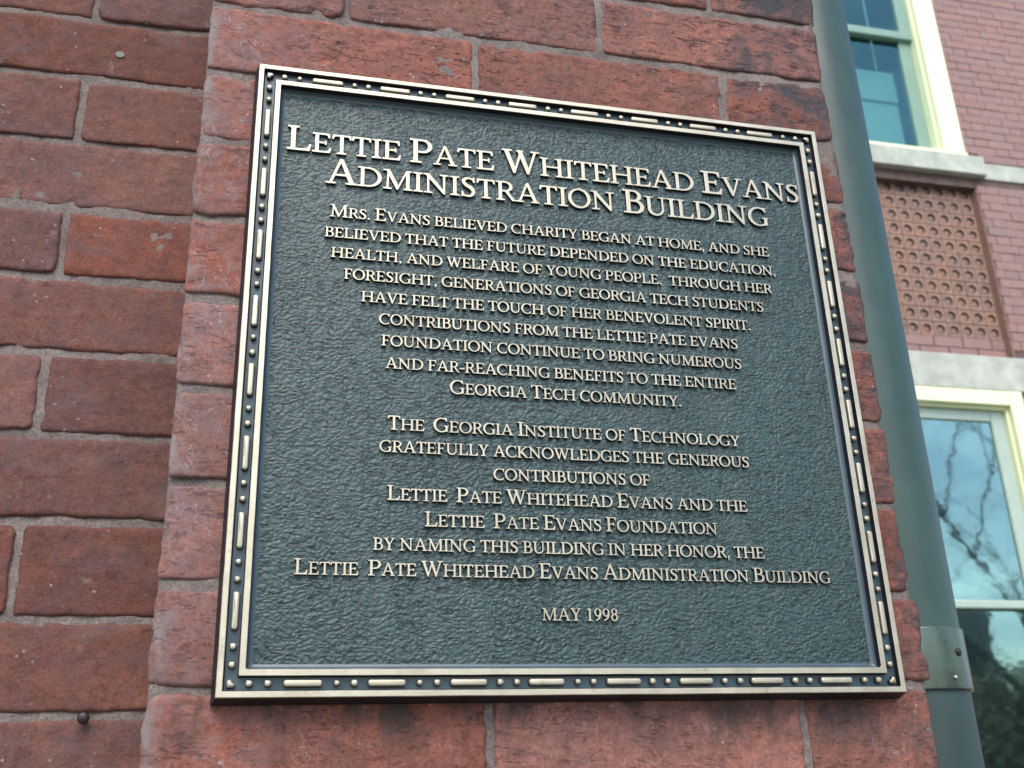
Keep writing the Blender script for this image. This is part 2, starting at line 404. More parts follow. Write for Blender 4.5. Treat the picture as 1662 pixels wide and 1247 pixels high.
# lime-coloured spot on one brick, and the old nail in a joint
sp = MB(); n = 14
sp.add([(-.1307+.0040*math.cos(2*math.pi*k/n)*(1+.12*math.sin(3*k)), LY-.0016, ZB+.594+.0034*math.sin(2*math.pi*k/n)) for k in range(n)]
       + [(-.1307+.0046*math.cos(2*math.pi*k/n), LY+.001, ZB+.594+.0040*math.sin(2*math.pi*k/n)) for k in range(n)],
       [tuple(range(n))]+[(k, k+n, (k+1) % n+n, (k+1) % n) for k in range(n)])
sp.build('mortar_spot', simple('lime_spot', (.17, .165, .155), .8), wall)
M_iron = simple('rusty_iron', (.035, .028, .030), .45, .5, bmp=.0005, nscale=300)
nl = MB(); nl.tube([(-.0955, LY+.02, ZB), (-.0955, LY-.0045, ZB-.0006), (-.0955, LY-.0065, ZB-.0008)], [.0016, .0018, .0018], 10)
nl.tube([(-.0955, LY-.0060, ZB-.0008), (-.0955, LY-.0078, ZB-.001), (-.0955, LY-.0088, ZB-.001)], [.0044, .0042, .0028], 14)
tag(nl.build('nail', M_iron, smooth=True), 'small dark iron nail head in the mortar joint low on the left wall', 'nail')
# ================================================================== THE PLAQUE
def paint_field():
    m, t, b = mat('leather_grain_field')
    P = pos(t)
    # leathery casting grain: wandering ridges, longer sideways
    wn = N(t, 'ShaderNodeTexNoise'); wn.inputs['Scale'].default_value = 60; wn.inputs['Detail'].default_value = 2
    t.links.new(P, wn.inputs['Vector'])
    ad = N(t, 'ShaderNodeVectorMath', operation='MULTIPLY_ADD'); ad.inputs[1].default_value = (.012, .0, .010)
    t.links.new(wn.outputs['Color'], ad.inputs[0]); t.links.new(P, ad.inputs[2])
    mp = N(t, 'ShaderNodeMapping'); mp.inputs['Scale'].default_value = (.78, .78, 1.10); t.links.new(ad.outputs[0], mp.inputs[0])
    vo = N(t, 'ShaderNodeTexVoronoi', feature='SMOOTH_F1'); vo.inputs['Scale'].default_value = 385; vo.inputs['Smoothness'].default_value = .35
    t.links.new(mp.outputs[0], vo.inputs['Vector'])
    n1 = noise(t, mp.outputs[0], 170, 3, .5, .6)
    h = mth(t, 'ADD', mth(t, 'MULTIPLY', vo.outputs['Distance'], -1.5), mth(t, 'MULTIPLY', n1, .8))
    big = noise(t, P, 11, 4, .6)
    col = mix(t, ramp(t, big, [(.3, 0.), (.7, 1.)]), (.015, .040, .040), (.024, .056, .054))
    pt = noise(t, P, 240, 4, .7)
    col = mix(t, ramp(t, pt, [(.58, 0.), (.72, .5)]), col, (.10, .16, .15))
    pm = N(t, 'ShaderNodeMapping'); pm.inputs['Scale'].default_value = (.50, .5, 1.5); t.links.new(ad.outputs[0], pm.inputs[0])
    pits = ramp(t, noise(t, pm.outputs[0], 300, 2, .45, .6), [(.35, 1.), (.41, 0.)])
    h = mth(t, 'SUBTRACT', h, mth(t, 'MULTIPLY', pits, 1.3))
    col = mix(t, mth(t, 'MULTIPLY', pits, .85), col, (.010, .018, .022))  # pits also darkened in colour, painting shade into the creases of the grain
    t.links.new(col, b.inputs['Base Color'])
    b.inputs['Roughness'].default_value = .50; b.inputs['Specular IOR Level'].default_value = .55
    sx = N(t, 'ShaderNodeSeparateXYZ'); t.links.new(P, sx.inputs[0])
    lowv = noise(t, P, 7, 3, .6)
    st = ramp(t, noise(t, pos(t, (1, 1, .12)), 34, 4, .6), [(.50, 0.), (.74, .30)])
    col = mix(t, st, col, (.075, .10, .095)); t.links.new(col, b.inputs['Base Color'])
    h = mth(t, 'MULTIPLY', h, mth(t, 'ADD', .45, mth(t, 'MULTIPLY', lowv, 1.0)))
    bump(t, b, h, .00068, .85)
    return m
def bronze():
    m, t, b = mat('brushed_bronze'); P = pos(t)
    n = noise(t, P, 35, 5, .65, .5); f = noise(t, P, 900, 3, .7)
    col = mix(t, ramp(t, n, [(.32, 0.), (.70, 1.)]), (.40, .365, .27), (.53, .49, .38))
    col = mix(t, ramp(t, noise(t, P, 190, 5, .7), [(.57, 0.), (.72, .65)]), col, (.26, .21, .13))
    t.links.new(col, b.inputs['Base Color'])
    b.inputs['Metallic'].default_value = .72; b.inputs['Roughness'].default_value = .46
    bump(t, b, f, .00015, .6)
    return m
M_field = paint_field(); M_bronze = bronze()
M_dark = simple('shaded_side_paint', (.013, .011, .016), .55, .0, .35, .4, 120, .0002)  # dark side paint, with the shadow round letters and rims put into its colour
M_chan = simple('green_channel_paint', (.026, .055, .066), .40, .0, .5, .3, 90, .0003)

plaque = tag(empty('plaque', (0, 0, ZB)), 'square bronze memorial plaque with raised cream lettering on dark green leather-grain ground', 'plaque')
A = .500                                   # outer size
def loop_pts(ins, y, r, seed, wob=.00010, step=.010):
    """rounded square loop inset by ins, fixed number of points"""
    lo, hi = ins, A-ins; out = []
    ns = 46; c = 5
    cs = [((hi-r, lo+r), -90), ((hi-r, hi-r), 0), ((lo+r, hi-r), 90), ((lo+r, lo+r), 180)]
    corners = []
    for (cx, cz), a0 in cs:
        corners.append([(cx+r*math.cos(math.radians(a0+90*k/c)), cz+r*math.sin(math.radians(a0+90*k/c))) for k in range(c+1)])
    for q in range(4):
        out += corners[q]
        p, s = corners[q][-1], corners[(q+1) % 4][0]
        for k in range(1, ns):
            u = k/ns; x = p[0]+(s[0]-p[0])*u; z = p[1]+(s[1]-p[1])*u
            d = float(fbm(np.array([(x*.9+z*1.1)*60+q*31]), np.array([ins*400.]), seed, 3)[0])*wob*2*min(1, u*8, (1-u)*8)
            if q % 2 == 0: x += d
            else: z += d
            out.append((x, z))
    return [(x, y, z) for x, z in out]
def rings(name, prof, mats, mids, parent=None, fill=False, smooth=False):
    v = []; f = []; mi = []
    for ins, y, r in prof: v += loop_pts(ins, y, r, 3)
    n = len(v)//len(prof)
    for a in range(len(prof)-1):
        for k in range(n):
            k2 = (k+1) % n; f.append((a*n+k, a*n+k2, (a+1)*n+k2, (a+1)*n+k)); mi.append(mids[a])
    o = mesh_obj(name, v, f, mats, parent or plaque, smooth, mi)
    return o
mm = .001
rings('back_edge', [(-3.2*mm, 18.5*mm, .3*mm), (-3.3*mm, 16*mm, .3*mm), (-.2*mm, .8*mm, .3*mm)], [M_dark], [0, 0])
rings('outer_rim', [(-.2*mm, .8*mm, .3*mm), (.15*mm, .1*mm, .3*mm), (.4*mm, 0, .3*mm), (3.7*mm, 0, .4*mm), (4.0*mm, .25*mm, .4*mm), (4.5*mm, 4.6*mm, .5*mm), (4.9*mm, 5.0*mm, .6*mm)],
      [M_bronze, M_dark], [0, 0, 0, 0, 1, 1])
rings('border_channel', [(4.9*mm, 5.0*mm, .6*mm), (13.0*mm, 5.0*mm, .6*mm)], [M_chan], [0])
rings('inner_rim', [(13.0*mm, 5.0*mm, .6*mm), (13.4*mm, 4.6*mm, .6*mm), (13.75*mm, .25*mm, .6*mm), (14.0*mm, 0, .7*mm), (17.7*mm, 0, 1.2*mm), (18.0*mm, .3*mm, 1.3*mm), (18.6*mm, 5.0*mm, 1.5*mm)],
      [M_bronze, M_dark], [1, 1, 0, 0, 0, 1])
rings('inner_bevel', [(18.6*mm, 5.0*mm, 1.5*mm), (19.3*mm, 6.6*mm, 2*mm), (20.4*mm, 7.6*mm, 2*mm), (22.0*mm, 8.0*mm, 2*mm)], [simple('bevel_paint', (.040, .066, .080), .36, .0, .6, .15, 60, .0002)], [0, 0, 0], smooth=True)
# the field, gently uneven like a sand casting
nf = 150; Xf, Zf = np.meshgrid(np.linspace(.0216, A-.0216, nf+1), np.linspace(.0216, A-.0216, nf+1))
Yf = .0080+.00035*fbm(Xf*22, Zf*22, 77, 4)*np.clip(np.minimum(np.minimum(Xf, Zf), A-np.maximum(Xf, Zf))-.0216, 0, .01)*100
vf = np.stack([Xf, Yf, Zf], -1).reshape(-1, 3)
mesh_obj('background_field', vf, [(j*(nf+1)+i, j*(nf+1)+i+1, (j+1)*(nf+1)+i+1, (j+1)*(nf+1)+i) for j in range(nf) for i in range(nf)], M_field, plaque, True)

# ---- beads and bars in the border channel
def stud(lx, lz, seed, hgt=4.3*mm):
    """a flattened cushion: outline superellipse / stadium, bronze on top, shade-darkened paint at the foot"""
    n = 28; prof = [(1.10, 0., 1), (1.04, .45, 1), (.96, .74, 0), (.78, .94, 0), (.45, 1.0, 0)]
    v = []; f = []; mi = []; rr = random.Random(seed)
    ph = rr.uniform(0, 6); r = min(lx, lz)/2
    for s, h, _ in prof:
        for k in range(n):
            a = 2*math.pi*(k+.5)/n; c, sn = math.cos(a), math.sin(a)
            e = 2/2.6
            x = abs(c)**e*math.copysign(1, c)*r; z = abs(sn)**e*math.copysign(1, sn)*r
            x = x*s+math.copysign(max(0, lx/2-r), c); z = z*s+math.copysign(max(0, lz/2-r), sn)
            w_ = 1+.05*math.sin(3*a+ph)+.03*math.sin(5*a+2*ph)
            v.append((x*(w_ if lx < .006 else 1+.006*math.sin(5*a+ph)), -h*hgt, z*(w_ if lz < .006 else 1+.006*math.sin(4*a+ph))))
    for a in range(len(prof)-1):
        for k in range(n):
            k2 = (k+1) % n; f.append((a*n+k, a*n+k2, (a+1)*n+k2, (a+1)*n+k)); mi.append(1 if prof[a][2] and a == 0 else 0)
    v.append((0, -hgt*(.93 if max(lx, lz) > .01 else 1.02), 0)); c = len(v)-1; m = (len(prof)-1)*n
    for k in range(n): f.append((m+k, m+(k+1) % n, c)); mi.append(0)
    me = bpy.data.meshes.new('stud'); me.from_pydata(v, [], f)
    me.materials.append(M_bronze); me.materials.append(M_dark); me.polygons.foreach_set('material_index', mi)
    me.polygons.foreach_set('use_smooth', [True]*len(f)); me.update(); return me
beads = [stud(4.3*mm, 4.2*mm, k) for k in range(5)]
barsh = [stud(25.5*mm, 4.7*mm, 20+k) for k in range(3)]; barsv = [stud(4.6*mm, 25.5*mm, 30+k) for k in range(3)]
def put(name, me, x, z, s=1.0):
    o = bpy.data.objects.new(name, me); o.location = (x, .005, z); o.scale = (s, 1, s)
    return link(o, plaque)
random.seed(3)
C_ = 9.05*mm
for side in range(4):
    def at(u):
        return [(u, C_), (A-C_, u), (u, A-C_), (C_, u)][side]
    for k in range(1, 9):
        u = A/9*k+random.uniform(-.6, .6)*mm
        put('border_bar', random.choice(barsh if side % 2 == 0 else barsv), *at(u))
    for k in range(0, 9):
        c = A/9*(k+.5)
        if k == 0: c += -1.2*mm
        if k == 8: c += 1.2*mm
        for s in (-5.9, 5.9):
            put('border_bead', random.choice(beads), *at(c+s*mm+random.uniform(-.35, .35)*mm), random.uniform(.9, 1.08))
def elbow():
    o = [(-3.4, 3.4), (-3.4, -2.6), (-1.2, -3.4), (.6, -2.6), (.9, -.6), (2.6, -.4), (3.5, .9), (3.4, 2.8), (2.4, 3.5), (-2.4, 3.6)]
    v = []; f = []; n = len(o)
    for s, h in ((1.08, 0), (.98, 2.6), (.80, 3.6), (.4, 3.9)): v += [(x*s*mm, -h*mm, z*s*mm) for x, z in o]
    for a in range(3):
        for k in range(n): k2 = (k+1) % n; f.append((a*n+k, a*n+k2, (a+1)*n+k2, (a+1)*n+k))
    f.append(tuple(3*n+k for k in range(n)))
    me = bpy.data.meshes.new('elbow'); me.from_pydata(v, [], f); me.materials.append(M_bronze); me.materials.append(M_dark)
    me.polygons.foreach_set('material_index', [1]*n+[0]*(len(f)-n)); me.polygons.foreach_set('use_smooth', [True]*len(f)); me.update(); return me
eb = elbow()
for x, z, sx, sz in ((C_, A-C_, 1, 1), (A-C_, A-C_, -1, 1), (C_, C_, 1, -1), (A-C_, C_, -1, -1)):
    o = put('border_corner', eb, x, z, .78); o.scale = (.78*sx, 1, .78*sz)

